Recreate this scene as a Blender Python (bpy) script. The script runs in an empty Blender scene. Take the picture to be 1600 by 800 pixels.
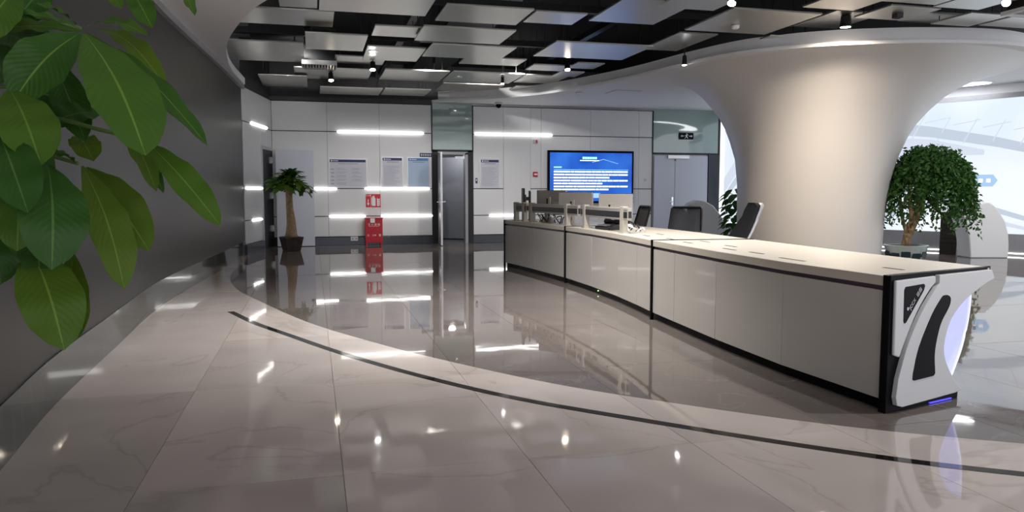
import bpy, bmesh, math, random
from mathutils import Vector, Matrix
random.seed(7)
R = math.radians
S = bpy.context.scene
C = S.collection

# ------------------------------------------------------------------ camera, world, exposure
cam = bpy.data.objects.new('camera', bpy.data.cameras.new('camera')); C.objects.link(cam)
cam.location = (0, 0, 1.25)
cam.rotation_euler = (math.pi/2 - math.atan(100/1200), 0, -R(14.5))
cam.data.sensor_width = 36; cam.data.lens = 27.0; cam.data.clip_start = .05; cam.data.clip_end = 100
S.camera = cam
W = bpy.data.worlds.new('world'); S.world = W; W.use_nodes = True
W.node_tree.nodes['Background'].inputs[0].default_value = (.93, .95, 1, 1)
W.node_tree.nodes['Background'].inputs[1].default_value = 1.0
S.view_settings.view_transform = 'Standard'; S.view_settings.look = 'None'
S.view_settings.exposure = 0.9; S.view_settings.gamma = 1

# ------------------------------------------------------------------ materials
M = {}
def mat(name, col, rough=.5, metal=0, var=.06, scale=4, bump=0, bscale=40, emit=None, es=0, coat=0, spec=None, wpos=False):
    m = bpy.data.materials.new(name); m.use_nodes = True; M[name] = m
    nt = m.node_tree; N = nt.nodes; L = nt.links; p = N['Principled BSDF']
    p.inputs['Roughness'].default_value = rough; p.inputs['Metallic'].default_value = metal
    p.inputs['Coat Weight'].default_value = coat; p.inputs['Coat Roughness'].default_value = .03
    if spec is not None: p.inputs['Specular IOR Level'].default_value = spec
    if wpos: co = N.new('ShaderNodeNewGeometry').outputs['Position']
    else: co = N.new('ShaderNodeTexCoord').outputs['Object']
    if var:
        n = N.new('ShaderNodeTexNoise'); n.inputs['Scale'].default_value = scale; n.inputs['Detail'].default_value = 4
        L.new(co, n.inputs['Vector'])
        r = N.new('ShaderNodeValToRGB'); L.new(n.outputs['Fac'], r.inputs['Fac'])
        r.color_ramp.elements[0].position = .3; r.color_ramp.elements[1].position = .7
        r.color_ramp.elements[0].color = [max(0, c*(1-var)) for c in col]+[1]
        r.color_ramp.elements[1].color = [min(1, c*(1+var)) for c in col]+[1]
        L.new(r.outputs['Color'], p.inputs['Base Color'])
    else: p.inputs['Base Color'].default_value = (*col, 1)
    if bump:
        n2 = N.new('ShaderNodeTexNoise'); n2.inputs['Scale'].default_value = bscale; L.new(co, n2.inputs['Vector'])
        b = N.new('ShaderNodeBump'); b.inputs['Strength'].default_value = bump; b.inputs['Distance'].default_value = .01
        L.new(n2.outputs['Fac'], b.inputs['Height']); L.new(b.outputs['Normal'], p.inputs['Normal'])
    if emit:
        p.inputs['Emission Color'].default_value = (*emit, 1); p.inputs['Emission Strength'].default_value = es
    return m
def marble(name, base, vein, rough, vscale, amount):
    m = mat(name, base, rough, var=0, wpos=True); nt = m.node_tree; N = nt.nodes; L = nt.links; p = N['Principled BSDF']
    g = N.new('ShaderNodeNewGeometry'); oi = N.new('ShaderNodeObjectInfo')
    add = N.new('ShaderNodeVectorMath'); add.operation = 'MULTIPLY_ADD'     # every tile is cut from another place of the slab
    cmb = N.new('ShaderNodeCombineXYZ')
    for i in (0, 1, 2): L.new(oi.outputs['Random'], cmb.inputs[i])
    add.inputs[1].default_value = (37, 53, 11); L.new(cmb.outputs[0], add.inputs[0]); L.new(g.outputs['Position'], add.inputs[2])
    n1 = N.new('ShaderNodeTexNoise'); n1.inputs['Scale'].default_value = vscale; n1.inputs['Detail'].default_value = 7; n1.inputs['Distortion'].default_value = 1.6
    L.new(add.outputs[0], n1.inputs['Vector'])
    r = N.new('ShaderNodeValToRGB'); L.new(n1.outputs['Fac'], r.inputs['Fac']); e = r.color_ramp.elements
    e[0].position = .49; e[0].color = (*base, 1); e[1].position = .51; e[1].color = (*base, 1)
    k = e.new(.5); k.color = [b+(v-b)*amount for b, v in zip(base, vein)]+[1]
    n2 = N.new('ShaderNodeTexNoise'); n2.inputs['Scale'].default_value = 1.3; L.new(add.outputs[0], n2.inputs['Vector'])
    mx = N.new('ShaderNodeMix'); mx.data_type = 'RGBA'; mx.blend_type = 'MULTIPLY'; mx.inputs[0].default_value = .35
    L.new(r.outputs[0], mx.inputs[6]); L.new(n2.outputs['Fac'], mx.inputs[7])
    hs = N.new('ShaderNodeHueSaturation'); L.new(mx.outputs[2], hs.inputs['Color'])
    mm = N.new('ShaderNodeMapRange'); L.new(oi.outputs['Random'], mm.inputs[0]); mm.inputs[3].default_value = .93; mm.inputs[4].default_value = 1.07
    L.new(mm.outputs[0], hs.inputs['Value']); L.new(hs.outputs[0], p.inputs['Base Color'])
    nb = N.new('ShaderNodeTexNoise'); nb.inputs['Scale'].default_value = 2.2; L.new(g.outputs['Position'], nb.inputs['Vector'])
    b = N.new('ShaderNodeBump'); b.inputs['Strength'].default_value = .02; b.inputs['Distance'].default_value = .05
    L.new(nb.outputs['Fac'], b.inputs['Height']); L.new(b.outputs['Normal'], p.inputs['Normal'])
    return m
def leafmat(name, c1, c2, trans=.25):
    m = mat(name, c1, .5, var=0, spec=.3); nt = m.node_tree; N = nt.nodes; L = nt.links; p = N['Principled BSDF']
    uv = N.new('ShaderNodeTexCoord'); sp = N.new('ShaderNodeSeparateXYZ'); L.new(uv.outputs['UV'], sp.inputs[0])
    a = N.new('ShaderNodeMath'); a.operation = 'SUBTRACT'; a.inputs[1].default_value = .5; L.new(sp.outputs['X'], a.inputs[0])
    b = N.new('ShaderNodeMath'); b.operation = 'ABSOLUTE'; L.new(a.outputs[0], b.inputs[0])
    r = N.new('ShaderNodeValToRGB'); L.new(b.outputs[0], r.inputs[0]); e = r.color_ramp.elements
    e[0].position = .012; e[0].color = (min(1, c2[0]*1.6+.05), min(1, c2[1]*1.45+.05), c2[2]*1.3+.02, 1); e[1].position = .03; e[1].color = (1, 1, 1, 1)
    # side veins slant towards the tip
    s = N.new('ShaderNodeMath'); s.operation = 'MULTIPLY_ADD'; s.inputs[1].default_value = -.55; L.new(b.outputs[0], s.inputs[0]); L.new(sp.outputs['Y'], s.inputs[2])
    w = N.new('ShaderNodeMath'); w.operation = 'SINE'; w2 = N.new('ShaderNodeMath'); w2.operation = 'MULTIPLY'; w2.inputs[1].default_value = 95
    L.new(s.outputs[0], w2.inputs[0]); L.new(w2.outputs[0], w.inputs[0])
    oi = N.new('ShaderNodeObjectInfo'); mx = N.new('ShaderNodeMix'); mx.data_type = 'RGBA'
    mx.inputs[6].default_value = (*c1, 1); mx.inputs[7].default_value = (*c2, 1); L.new(oi.outputs['Random'], mx.inputs[0])
    m2 = N.new('ShaderNodeMix'); m2.data_type = 'RGBA'; L.new(r.outputs[0], m2.inputs[6]); m2.blend_type = 'MULTIPLY'; m2.inputs[0].default_value = 1
    vein = N.new('ShaderNodeMath'); vein.operation = 'LESS_THAN'; vein.inputs[1].default_value = .018; L.new(b.outputs[0], vein.inputs[0])
    m3 = N.new('ShaderNodeMix'); m3.data_type = 'RGBA'; L.new(vein.outputs[0], m3.inputs[0]); L.new(mx.outputs[2], m3.inputs[6])
    m3.inputs[7].default_value = (c2[0]*1.5+.03, c2[1]*1.35+.04, c2[2]*1.3+.02, 1)
    L.new(m3.outputs[2], p.inputs['Base Color'])
    bp = N.new('ShaderNodeBump'); bp.inputs['Strength'].default_value = .10; bp.inputs['Distance'].default_value = .004
    L.new(w.outputs[0], bp.inputs['Height']); L.new(bp.outputs[0], p.inputs['Normal'])
    t = N.new('ShaderNodeBsdfTranslucent'); L.new(m3.outputs[2], t.inputs['Color']); ms = N.new('ShaderNodeMixShader'); ms.inputs[0].default_value = trans
    L.new(p.outputs[0], ms.inputs[1]); L.new(t.outputs[0], ms.inputs[2]); L.new(ms.outputs[0], N['Material Output'].inputs['Surface'])
    return m

marble('white_marble', (.64, .565, .53), (.3, .25, .22), .045, .4, .28)
marble('grey_marble', (.175, .148, .136), (.3, .26, .24), .03, .8, .35)
marble('black_marble', (.014, .013, .013), (.25, .13, .07), .05, 3, .5)
marble('plinth_marble', (.085, .098, .093), (.2, .22, .21), .05, .8, .5)
mat('slab', (.12, .11, .11), .6)
mat('wall_panel', (.74, .74, .76), .32, var=.015, scale=1)
mat('groove', (.035, .035, .04), .6)
mat('baseboard', (.03, .034, .045), .22, metal=.3)
mat('dark_wall', (.015, .0145, .0135), .36, var=.06, scale=60, bump=.12, bscale=400)
mat('black_ceiling', (.012, .012, .015), .8)
mat('white_plaster', (.84, .84, .86), .55, var=.01)
mat('column_paint', (.80, .78, .76), .38, var=.012, scale=.7)
mat('panel_metal', (.58, .57, .53), .28, metal=.85, var=.03, scale=2)
mat('grille', (.35, .35, .34), .4, metal=.6)
mat('black_metal', (.012, .012, .014), .4, metal=.3)
mat('chrome', (.75, .75, .77), .18, metal=1)
mat('alu', (.6, .6, .62), .35, metal=.8)
mat('door_white', (.60, .62, .72), .4, var=.01)
mat('door_grey', (.27, .28, .31), .45)
mat('frame_grey', (.34, .34, .36), .4, metal=.3)
mat('corridor', (.10, .10, .12), .6)
mat('green_glass', (.30, .40, .38), .05, var=.02, coat=1)
mat('strip', (1, 1, 1), .4, var=0, emit=(1, .985, .93), es=2.0)
mat('lens_warm', (1, 1, 1), .4, var=0, emit=(1, .86, .68), es=30)
mat('lens_cool', (1, 1, 1), .4, var=0, emit=(.95, .97, 1), es=30)
mat('disc_light', (1, 1, 1), .4, var=0, emit=(.95, .97, 1), es=5)
mat('desk_cream', (.58, .53, .455), .33, var=.015, scale=2)
mat('desk_panel', (.50, .475, .44), .22, var=.015, scale=1, coat=.3)
mat('desk_white', (.58, .58, .60), .3, var=.01)
mat('rail_cream', (.43, .40, .355), .4, var=.02)
mat('black_gloss', (.005, .005, .007), .35, var=0, spec=.06)
mat('black_plastic', (.014, .014, .016), .45)
mat('black_fabric', (.012, .012, .014), .85, bump=.3, bscale=300)
mat('mesh_grey', (.13, .135, .15), .7, bump=.4, bscale=500)
mat('monitor_back', (.46, .43, .40), .22, var=.02, coat=.4)
mat('violet_line', (.05, .03, .06), .3, var=0)
mat('acrylic', (.55, .58, .85), .25, var=.1, scale=6, emit=(.50, .53, 1.0), es=.55)  # emission paints in the light of the LED and display on the shell
mat('acrylic_edge', (.8, .8, 1), .2, var=0, emit=(.68, .72, 1.0), es=.42)  # bright shell edge, its light painted in by emission too
mat('blue_led', (.1, .1, 1), .4, var=0, emit=(.12, .1, 1), es=.45)
mat('green_led', (.1, 1, .1), .4, var=0, emit=(.5, 1, .3), es=2)
mat('red', (.50, .012, .03), .4, var=.05)
mat('red_sign', (.60, .03, .05), .5, var=.02)
mat('print_white', (.85, .85, .85), .5, var=0)
mat('print_grey', (.30, .30, .36), .6, var=0)
mat('print_pale', (.52, .53, .60), .6, var=0)
mat('navy', (.012, .02, .12), .4, var=0)
mat('steel_blue', (.06, .2, .45), .4, var=.2)
mat('paper', (.60, .60, .68), .3, var=.02)
mat('paper_blue', (.38, .52, .72), .3, var=.08, scale=2)
mat('trunk', (.26, .18, .10), .8, var=.3, scale=14, bump=.6, bscale=40)
mat('soil', (.03, .02, .014), .95, var=.4, scale=30)
mat('dark_pot', (.03, .022, .016), .35, var=.4, scale=9)
mat('ceramic', (.42, .50, .50), .15, var=.1, scale=5, coat=.6)
mat('ceramic_ink', (.02, .04, .05), .2, var=.2)
mat('stem_green', (.08, .14, .03), .6)
mat('brown_box', (.03, .02, .017), .5)
leafmat('leaf_big', (.034, .10, .011), (.08, .155, .014), .25)
leafmat('leaf_lime', (.07, .135, .011), (.095, .16, .013), .3)
leafmat('leaf_deep', (.016, .055, .006), (.028, .085, .008), .15)
leafmat('leaf_palm', (.05, .14, .012), (.11, .22, .018), .25)
leafmat('leaf_dark', (.018, .075, .012), (.05, .14, .02), .2)
def tvmat():
    m = mat('tv_picture', (0, 0, 0), .3, var=0); nt = m.node_tree; N = nt.nodes; L = nt.links; p = N['Principled BSDF']
    n = N.new('ShaderNodeTexNoise'); n.inputs['Scale'].default_value = 1.2; co = N.new('ShaderNodeTexCoord'); L.new(co.outputs['Object'], n.inputs[0])
    r = N.new('ShaderNodeValToRGB'); L.new(n.outputs[0], r.inputs[0]); e = r.color_ramp.elements
    e[0].position = .3; e[0].color = (.002, .06, .5, 1); e[1].position = .75; e[1].color = (.04, .24, .95, 1)
    L.new(r.outputs[0], p.inputs['Emission Color']); p.inputs['Emission Strength'].default_value = .5
tvmat()
mat('tv_white', (1, 1, 1), .4, var=0, emit=(.85, .95, 1), es=.75)
mat('tv_cyan', (1, 1, 1), .4, var=0, emit=(.15, .85, 1), es=.6)
mat('tv_light_blue', (1, 1, 1), .4, var=0, emit=(.06, .4, 1), es=.5)
def screenmat():
    m = mat('screen_picture', (.02, .02, .02), .4, var=0); nt = m.node_tree; N = nt.nodes; L = nt.links; p = N['Principled BSDF']
    n = N.new('ShaderNodeTexNoise'); n.inputs['Scale'].default_value = .35; co = N.new('ShaderNodeTexCoord'); L.new(co.outputs['Object'], n.inputs[0])
    r = N.new('ShaderNodeValToRGB'); L.new(n.outputs[0], r.inputs[0]); e = r.color_ramp.elements
    e[0].position = .35; e[0].color = (.68, .80, .93, 1); e[1].position = .62; e[1].color = (.90, .95, 1, 1)
    L.new(r.outputs[0], p.inputs['Emission Color']); p.inputs['Emission Strength'].default_value = .55
screenmat()
mat('pic_grey', (0, 0, 0), .5, var=0, emit=(.60, .68, .80), es=.5)
mat('pic_pale', (0, 0, 0), .5, var=0, emit=(.74, .80, .93), es=.5)
mat('pic_blue', (0, 0, 0), .5, var=0, emit=(.45, .68, .98), es=.5)
mat('pic_cyan', (0, 0, 0), .5, var=0, emit=(.50, .84, .98), es=.5)
mat('pic_white', (0, 0, 0), .5, var=0, emit=(1, 1, 1), es=.6)

# ------------------------------------------------------------------ mesh helpers
def box(bm, x0, x1, y0, y1, z0, z1):
    v = [bm.verts.new((x, y, z)) for x in (x0, x1) for y in (y0, y1) for z in (z0, z1)]
    for f in ((0, 1, 3, 2), (4, 6, 7, 5), (0, 4, 5, 1), (2, 3, 7, 6), (0, 2, 6, 4), (1, 5, 7, 3)): bm.faces.new([v[i] for i in f])
def prism(bm, pts, f0, f1):
    """pts: 2D outline; f0/f1 map a 2D point to the two 3D faces"""
    a = [bm.verts.new(f0(p)) for p in pts]; b = [bm.verts.new(f1(p)) for p in pts]; n = len(pts)
    bm.faces.new(a); bm.faces.new(b[::-1])
    for i in range(n): bm.faces.new((a[i], b[i], b[(i+1) % n], a[(i+1) % n]))
def zprism(bm, pts, z0, z1): prism(bm, pts, lambda p: (p[0], p[1], z0), lambda p: (p[0], p[1], z1))
def tube(bm, path, rad, n=8, cap=True):
    path = [Vector(p) for p in path]; rings = []
    if not hasattr(rad, '__len__'): rad = [rad]*len(path)
    up = Vector((0, 0, 1))
    for i, p in enumerate(path):
        d = (path[min(i+1, len(path)-1)]-path[max(i-1, 0)]).normalized()
        a = d.cross(up if abs(d.z) < .95 else Vector((1, 0, 0))).normalized(); b = d.cross(a)
        rings.append([bm.verts.new(p+rad[i]*(math.cos(2*math.pi*k/n)*a+math.sin(2*math.pi*k/n)*b)) for k in range(n)])
    for q, w in zip(rings, rings[1:]):
        for k in range(n): bm.faces.new((q[k], q[(k+1) % n], w[(k+1) % n], w[k]))
    if cap: bm.faces.new(rings[0][::-1]); bm.faces.new(rings[-1])
def capsule(bm, p0, p1, r, n=10):
    p0 = Vector(p0); p1 = Vector(p1); d = (p1-p0).normalized()
    tube(bm, [p0, p0+d*r*.3, p0+d*r, p1-d*r, p1-d*r*.3, p1], [r*.3, r*.75, r, r, r*.75, r*.3], n)
def lathe(bm, prof, n=24, c=(0, 0)):
    rings = [[bm.verts.new((c[0]+r*math.cos(2*math.pi*k/n), c[1]+r*math.sin(2*math.pi*k/n), z)) for k in range(n)] for r, z in prof]
    for q, w in zip(rings, rings[1:]):
        for k in range(n): bm.faces.new((q[k], q[(k+1) % n], w[(k+1) % n], w[k]))
    bm.faces.new(rings[0][::-1]); bm.faces.new(rings[-1])
def obj(name, bm, m, parent=None, smooth=False, bevel=0, loc=None):
    bmesh.ops.remove_doubles(bm, verts=bm.verts, dist=1e-5)
    bmesh.ops.recalc_face_normals(bm, faces=bm.faces)
    me = bpy.data.meshes.new(name); bm.to_mesh(me); bm.free()
    if loc is not None: me.transform(Matrix.Translation(-Vector(loc)))
    o = bpy.data.objects.new(name, me); C.objects.link(o); me.materials.append(M[m] if isinstance(m, str) else m)
    if loc is not None: o.location = loc
    if parent is not None:
        o.parent = parent
        if loc is not None: o.location = Vector(loc)
    if smooth:
        for f in me.polygons: f.use_smooth = True
        if smooth != 'all':
            me.set_sharp_from_angle(angle=R(smooth if smooth is not True else 40))
    if bevel:
        b = o.modifiers.new('bevel', 'BEVEL'); b.width = bevel; b.segments = 2; b.limit_method = 'ANGLE'
    return o
def B(*boxes):
    bm = bmesh.new()
    for b in boxes: box(bm, *b)
    return bm
def T(*tubes):
    bm = bmesh.new()
    for t in tubes: tube(bm, *t)
    return bm
def Lth(prof, n=24, c=(0, 0)):
    bm = bmesh.new(); lathe(bm, prof, n, c); return bm
def tag(o, label, cat, group=None):
    o['label'] = label; o['category'] = cat
    if group: o['group'] = group
    return o
def struct(o, label=None):
    o['kind'] = 'structure'
    if label: o['label'] = label
    return o
def thing(name, label, cat, loc=(0, 0, 0), rz=0, group=None):
    o = bpy.data.objects.new(name, None); C.objects.link(o); o.location = loc; o.rotation_euler.z = rz; o.empty_display_size = .1
    return tag(o, label, cat, group)
def text(name, body, size, mw, m, parent, ax='CENTER'):
    cu = bpy.data.curves.new(name, 'FONT'); cu.body = body; cu.size = size; cu.align_x = ax; cu.align_y = 'CENTER'; cu.extrude = .0008
    t = bpy.data.objects.new('tmp', cu); C.objects.link(t); dg = bpy.context.evaluated_depsgraph_get(); dg.update()
    me = bpy.data.meshes.new_from_object(t.evaluated_get(dg)); bpy.data.objects.remove(t); me.transform(mw)
    me.materials.clear(); me.materials.append(M[m]); me.name = name
    o = bpy.data.objects.new(name, me); C.objects.link(o); o.parent = parent
    return o
def wallm(u, v, z): return Matrix.Translation((u, v, z)) @ Matrix.Rotation(math.pi/2, 4, 'X')   # text facing -v
def catmull(pts, n=8):
    P = [Vector(p) for p in pts]; P = [2*P[0]-P[1]]+P+[2*P[-1]-P[-2]]; out = []
    for i in range(1, len(P)-2):
        for k in range(n):
            t = k/n; a, b, c, d = P[i-1:i+3]
            out.append(.5*((2*b)+(c-a)*t+(2*a-5*b+4*c-d)*t*t+(3*b-a-3*c+d)*t**3))
    return out+[P[-2]]

# ------------------------------------------------------------------ floor: slab and single tiles cut along the inlay curves
floor = struct(obj('floor', B((-6, 17, -3.5, 19.8, -.2, -.0125)), 'slab'))
dark_edge = [tuple(p) for p in catmull([(-1.3, 16.6), (-1.22, 15.2), (-1.23, 12.4), (-1.03, 10.7), (-.7, 9.47), (-.08, 7.6), (.5, 6.35), (.86, 5.7), (1.4, 4.85), (1.9, 4.25), (2.67, 3.5), (3.42, 2.97), (5.0, 2.0), (7.5, .9), (10, .2), (14, -.4)], 5)]
led = [tuple(p) for p in catmull([(-.9, -1), (-1.2, 2), (-1.4, 3.97), (-1.5, 5.05), (-1.57, 6.8), (-1.635, 8.4), (-1.63, 9.5), (-1.57, 10.9), (-1.42, 13.6), (-1.31, 16.2)], 6)]
def clip_rect(poly, x0, x1, y0, y1):
    for ax, lim, sg in ((0, x0, 1), (0, x1, -1), (1, y0, 1), (1, y1, -1)):
        out = []
        for i, p in enumerate(poly):
            q = poly[(i+1) % len(poly)]; a = sg*(p[ax]-lim); b = sg*(q[ax]-lim)
            if a >= 0: out.append(p)
            if (a >= 0) != (b >= 0):
                t = a/(a-b); out.append((p[0]+t*(q[0]-p[0]), p[1]+t*(q[1]-p[1])))
        poly = out
        if len(poly) < 3: return None
    return poly
def area(p): return abs(sum(p[i][0]*p[(i+1) % len(p)][1]-p[(i+1) % len(p)][0]*p[i][1] for i in range(len(p))))/2
def tiles(region, name, m, us, vs, gap=.0012, tilt=.0007):
    n = 0
    for i in range(len(us)-1):
        for j in range(len(vs)-1):
            p = clip_rect(region, us[i]+gap, us[i+1]-gap, vs[j]+gap, vs[j+1]-gap)
            if not p or area(p) < .002: continue
            q = []
            for a in p:
                if not q or math.dist(a, q[-1]) > 1e-4: q.append(a)
            if math.dist(q[0], q[-1]) < 1e-4: q.pop()
            if len(q) < 3: continue
            cx = sum(a[0] for a in q)/len(q); cy = sum(a[1] for a in q)/len(q)
            tx, ty = random.uniform(-tilt, tilt), random.uniform(-tilt, tilt)
            bm = bmesh.new()
            prism(bm, q, lambda a: (a[0]-cx, a[1]-cy, -.012), lambda a: (a[0]-cx, a[1]-cy, tx*(a[0]-cx)+ty*(a[1]-cy)))
            bmesh.ops.recalc_face_normals(bm, faces=bm.faces)
            me = bpy.data.meshes.new(name); bm.to_mesh(me); bm.free(); me.materials.append(M[m])
            o = bpy.data.objects.new(name, me); C.objects.link(o); o.parent = floor; o.location = (cx, cy, 0); n += 1
    return n
us = [.106+.85*k for k in range(-7, 20)]
vsA = [-3.4+.85*k*2 for k in range(0, 14)]
white_region = [(17, -3.4), (17, -.6)]+dark_edge[::-1]+[(-1.36, 16.6)]+led[::-1]+[(-.9, -3.4)]
tiles(white_region, 'white_tile', 'white_marble', us, vsA)
dark_region = dark_edge+[(17, -.6), (17, 18.5), (-1.25, 18.5)]
tiles(dark_region, 'grey_tile', 'grey_marble', us, vsA)
# black inlay strip
sc = catmull([(-.86, 8.46), (-.56, 7.65), (-.23, 6.93), (.17, 6.08), (.62, 5.25), (1.14, 4.47), (1.72, 3.83), (2.41, 3.14), (3.04, 2.64), (4.6, 1.65), (7, .55), (10, -.3)], 6)
bm = bmesh.new(); a = []; b = []
for i, p in enumerate(sc):
    d = (sc[min(i+1, len(sc)-1)]-sc[max(i-1, 0)]).normalized(); n = Vector((-d.y, d.x))
    a.append(tuple(p+n*.033)); b.append(tuple(p-n*.033))
for i in range(len(sc)-1): zprism(bm, [a[i], a[i+1], b[i+1], b[i]], -.005, .0016)
o = obj('inlay_strip', bm, 'black_marble', floor); o['label'] = 'black marble inlay strip'

# ------------------------------------------------------------------ left: dark curved wall on a marble plinth
def ribbon(curve, off0, off1, z0, z1):
    bm = bmesh.new(); L0 = []; L1 = []
    for i, p in enumerate(curve):
        p = Vector(p); d = (Vector(curve[min(i+1, len(curve)-1)])-Vector(curve[max(i-1, 0)])).normalized(); n = Vector((d.y, -d.x))
        L0.append(p+n*off0); L1.append(p+n*off1)
    prev = None
    for x, y in zip(L0, L1):
        v = [bm.verts.new((x.x, x.y, z0)), bm.verts.new((y.x, y.y, z0)), bm.verts.new((y.x, y.y, z1)), bm.verts.new((x.x, x.y, z1))]
        if prev:
            for k in range(4): bm.faces.new((prev[k], prev[(k+1) % 4], v[(k+1) % 4], v[k]))
        else: bm.faces.new(v)
        prev = v
    bm.faces.new(prev[::-1]); return bm
struct(obj('wall_left', ribbon(led, -.3, -.01, 0, 3.42), 'dark_wall', smooth=40), 'tall dark grey curved display wall')
struct(obj('baseboard_left', ribbon(led, -.25, 0.0, 0, .28), 'plinth_marble', smooth=40), 'polished grey marble plinth under the dark curved wall')

# ------------------------------------------------------------------ ceiling: black void with hung metal panels
ceiling = struct(obj('ceiling', B((-6, 17, -3.5, 18.6, 4.25, 4.4)), 'black_ceiling'))
PANELS = [(0.13, 1.51, 9.0, 10.5, 3.6), (-0.38, 0.11, 10.2, 11.08, 3.75), (-1.08, 0.34, 11.1, 12.1, 3.72), (-0.06, 0.86, 12.01, 13.34, 3.6), (-1.42, -0.1, 13.4, 15.35, 3.7), (0.93, 1.63, 11.53, 12.28, 3.66), (1.58, 2.94, 11.11, 12.18, 3.6), (1.68, 2.83, 9.78, 10.73, 3.6), (0.93, 1.91, 13.15, 14.5, 3.66), (0.45, 1.37, 14.56, 15.4, 3.72), (1.88, 3.26, 12.29, 13.45, 3.58), (2.76, 3.91, 14.0, 14.75, 3.7), (1.41, 2.68, 15.26, 16.67, 3.62), (-0.3, 1.18, 15.45, 16.9, 3.62), (-1.0, -0.06, 16.2, 17.9, 3.56), (0.2, 1.51, 16.95, 18.1, 3.46), (1.56, 2.56, 16.95, 18.05, 3.47), (2.75, 4.21, 15.22, 16.6, 3.62), (2.82, 4.2, 16.9, 18.1, 3.62), (4.3, 5.2, 15.4, 16.5, 3.64), (4.02, 4.75, 13.9, 14.54, 3.6), (4.4, 4.95, 16.7, 17.3, 3.58), (3.75, 5.4, 11.72, 13.05, 3.6), (4.85, 5.4, 13.86, 14.49, 3.66), (4.8, 5.3, 14.7, 15.3, 3.62), (2.9, 3.62, 9.94, 10.61, 3.62), (3.89, 4.9, 9.3, 10.65, 3.7), (4.31, 5.1, 8.7, 9.25, 3.6), (5.25, 6.55, 8.99, 10.34, 3.58), (5.45, 6.1, 10.9, 12.3, 3.66), (6.75, 7.45, 10.5, 10.9, 3.6), (7.0, 7.75, 9.3, 10.3, 3.72), (6.1, 6.86, 7.9, 8.79, 3.6), (7.2, 7.97, 8.5, 9.2, 3.62), (7.7, 8.4, 7.6, 8.35, 3.6), (8.2, 8.8, 9.0, 9.55, 3.7), (8.45, 9.1, 8.5, 9.2, 3.6), (9.17, 10.56, 8.4, 9.1, 3.6), (10.6, 11.6, 8.7, 9.6, 3.66)]
rnd = random.Random(3)
for j in range(7):                                   # the rows that go on overhead, towards and past the viewer
    for i in range(6):
        u0 = (.9 if j > 4 else -.4)+i*1.75+rnd.uniform(-.2, .2); v0 = .2+j*1.18+rnd.uniform(-.1, .1)
        if v0+1.0 > 8.4 and u0 > 5: continue
        PANELS.append((u0, u0+rnd.uniform(1.1, 1.5), v0, v0+rnd.uniform(.75, 1.0), 3.56+.05*((i*2+j) % 4)))
for u0, u1, v0, v1, z in PANELS:
    c = ((u0+u1)/2, (v0+v1)/2, z); hu = (u1-u0)/2; hv = (v1-v0)/2
    p = obj('ceiling_panel', B((-hu, hu, -hv, hv, 0, .025)), 'panel_metal', ceiling, bevel=.004); p.location = c
    tb = bmesh.new()
    for su in (-1, 1):
        for sv in (-1, 1): tube(tb, [(su*hu*.8, sv*hv*.75, .025), (su*hu*.8, sv*hv*.75, 4.25-z)], .006, 5)
    h = obj('hanger_rods', tb, 'black_metal', p)
# air grille between the panels
g = B((-.02, .62, -.02, .0, 0, .08), (-.02, .62, .6, .62, 0, .08), (-.02, 0, 0, .6, 0, .08), (.6, .62, 0, .6, 0, .08))
gt = thing('air_grille', 'slatted metal air grille hung among the ceiling panels', 'vent', (-.13, 14.9, 3.6))
obj('frame', g, 'grille', gt)
for k in range(11): obj('slat', B((.02+.053*k, .045+.053*k, 0, .6, .01, .06)), 'grille', gt)
obj('duct', B((0, .6, 0, .6, .07, .65)), 'black_metal', gt)
t = thing('ceiling_frame', 'square white framed vent hung beside the outermost lit spotlight', 'vent', (8.6, 7.6, 3.5))
obj('frame', B((0, .7, 0, .05, 0, .05), (0, .7, .55, .6, 0, .05), (0, .05, .05, .55, 0, .05), (.65, .7, .05, .55, 0, .05)), 'white_plaster', t, bevel=.004)
for k in range(6): obj('slat', B((.05, .65, .08+.08*k, .11+.08*k, .015, .03)), 'grille', t)
obj('duct', B((.05, .65, .05, .55, .05, .74)), 'black_metal', t)
t = thing('smoke_detector', 'small white smoke detector under a metal ceiling panel near the pendant lamp', 'detector', (5.78, 9.85, 3.58)); obj('base', Lth([(.06, -.012), (.06, 0)], 16), 'frame_grey', t); obj('body', Lth([(.025, -.06), (.05, -.045), (.055, -.012)], 16), 'white_plaster', t, smooth=30)
t = thing('ceiling_sensor', 'small black box sensor under a ceiling panel above the column lip', 'sensor', (7.6, 8.85, 3.62)); obj('box', B((-.05, .05, -.05, .05, -.06, 0)), 'black_plastic', t, bevel=.004); obj('lens', B((-.03, .03, -.03, .03, -.066, -.06)), 'black_gloss', t)
# dark ducts and rails in the void
for k, (u0, u1, v0, v1, z0, z1) in enumerate([(-1.2, 5, 13.5, 13.62, 3.85, 3.95), (1.5, 1.62, 5, 18, 3.9, 4.0), (4.6, 4.72, 3, 15, 3.9, 4.0), (-1.0, 8, 10.8, 10.9, 3.85, 3.95), (-1.0, -.1, 14.0, 16.1, 3.95, 4.2), (2.2, 3.0, 6, 18, 4.0, 4.22)]):
    obj('service_duct', B((u0, u1, v0, v1, z0, z1)), 'black_metal', ceiling)

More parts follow.
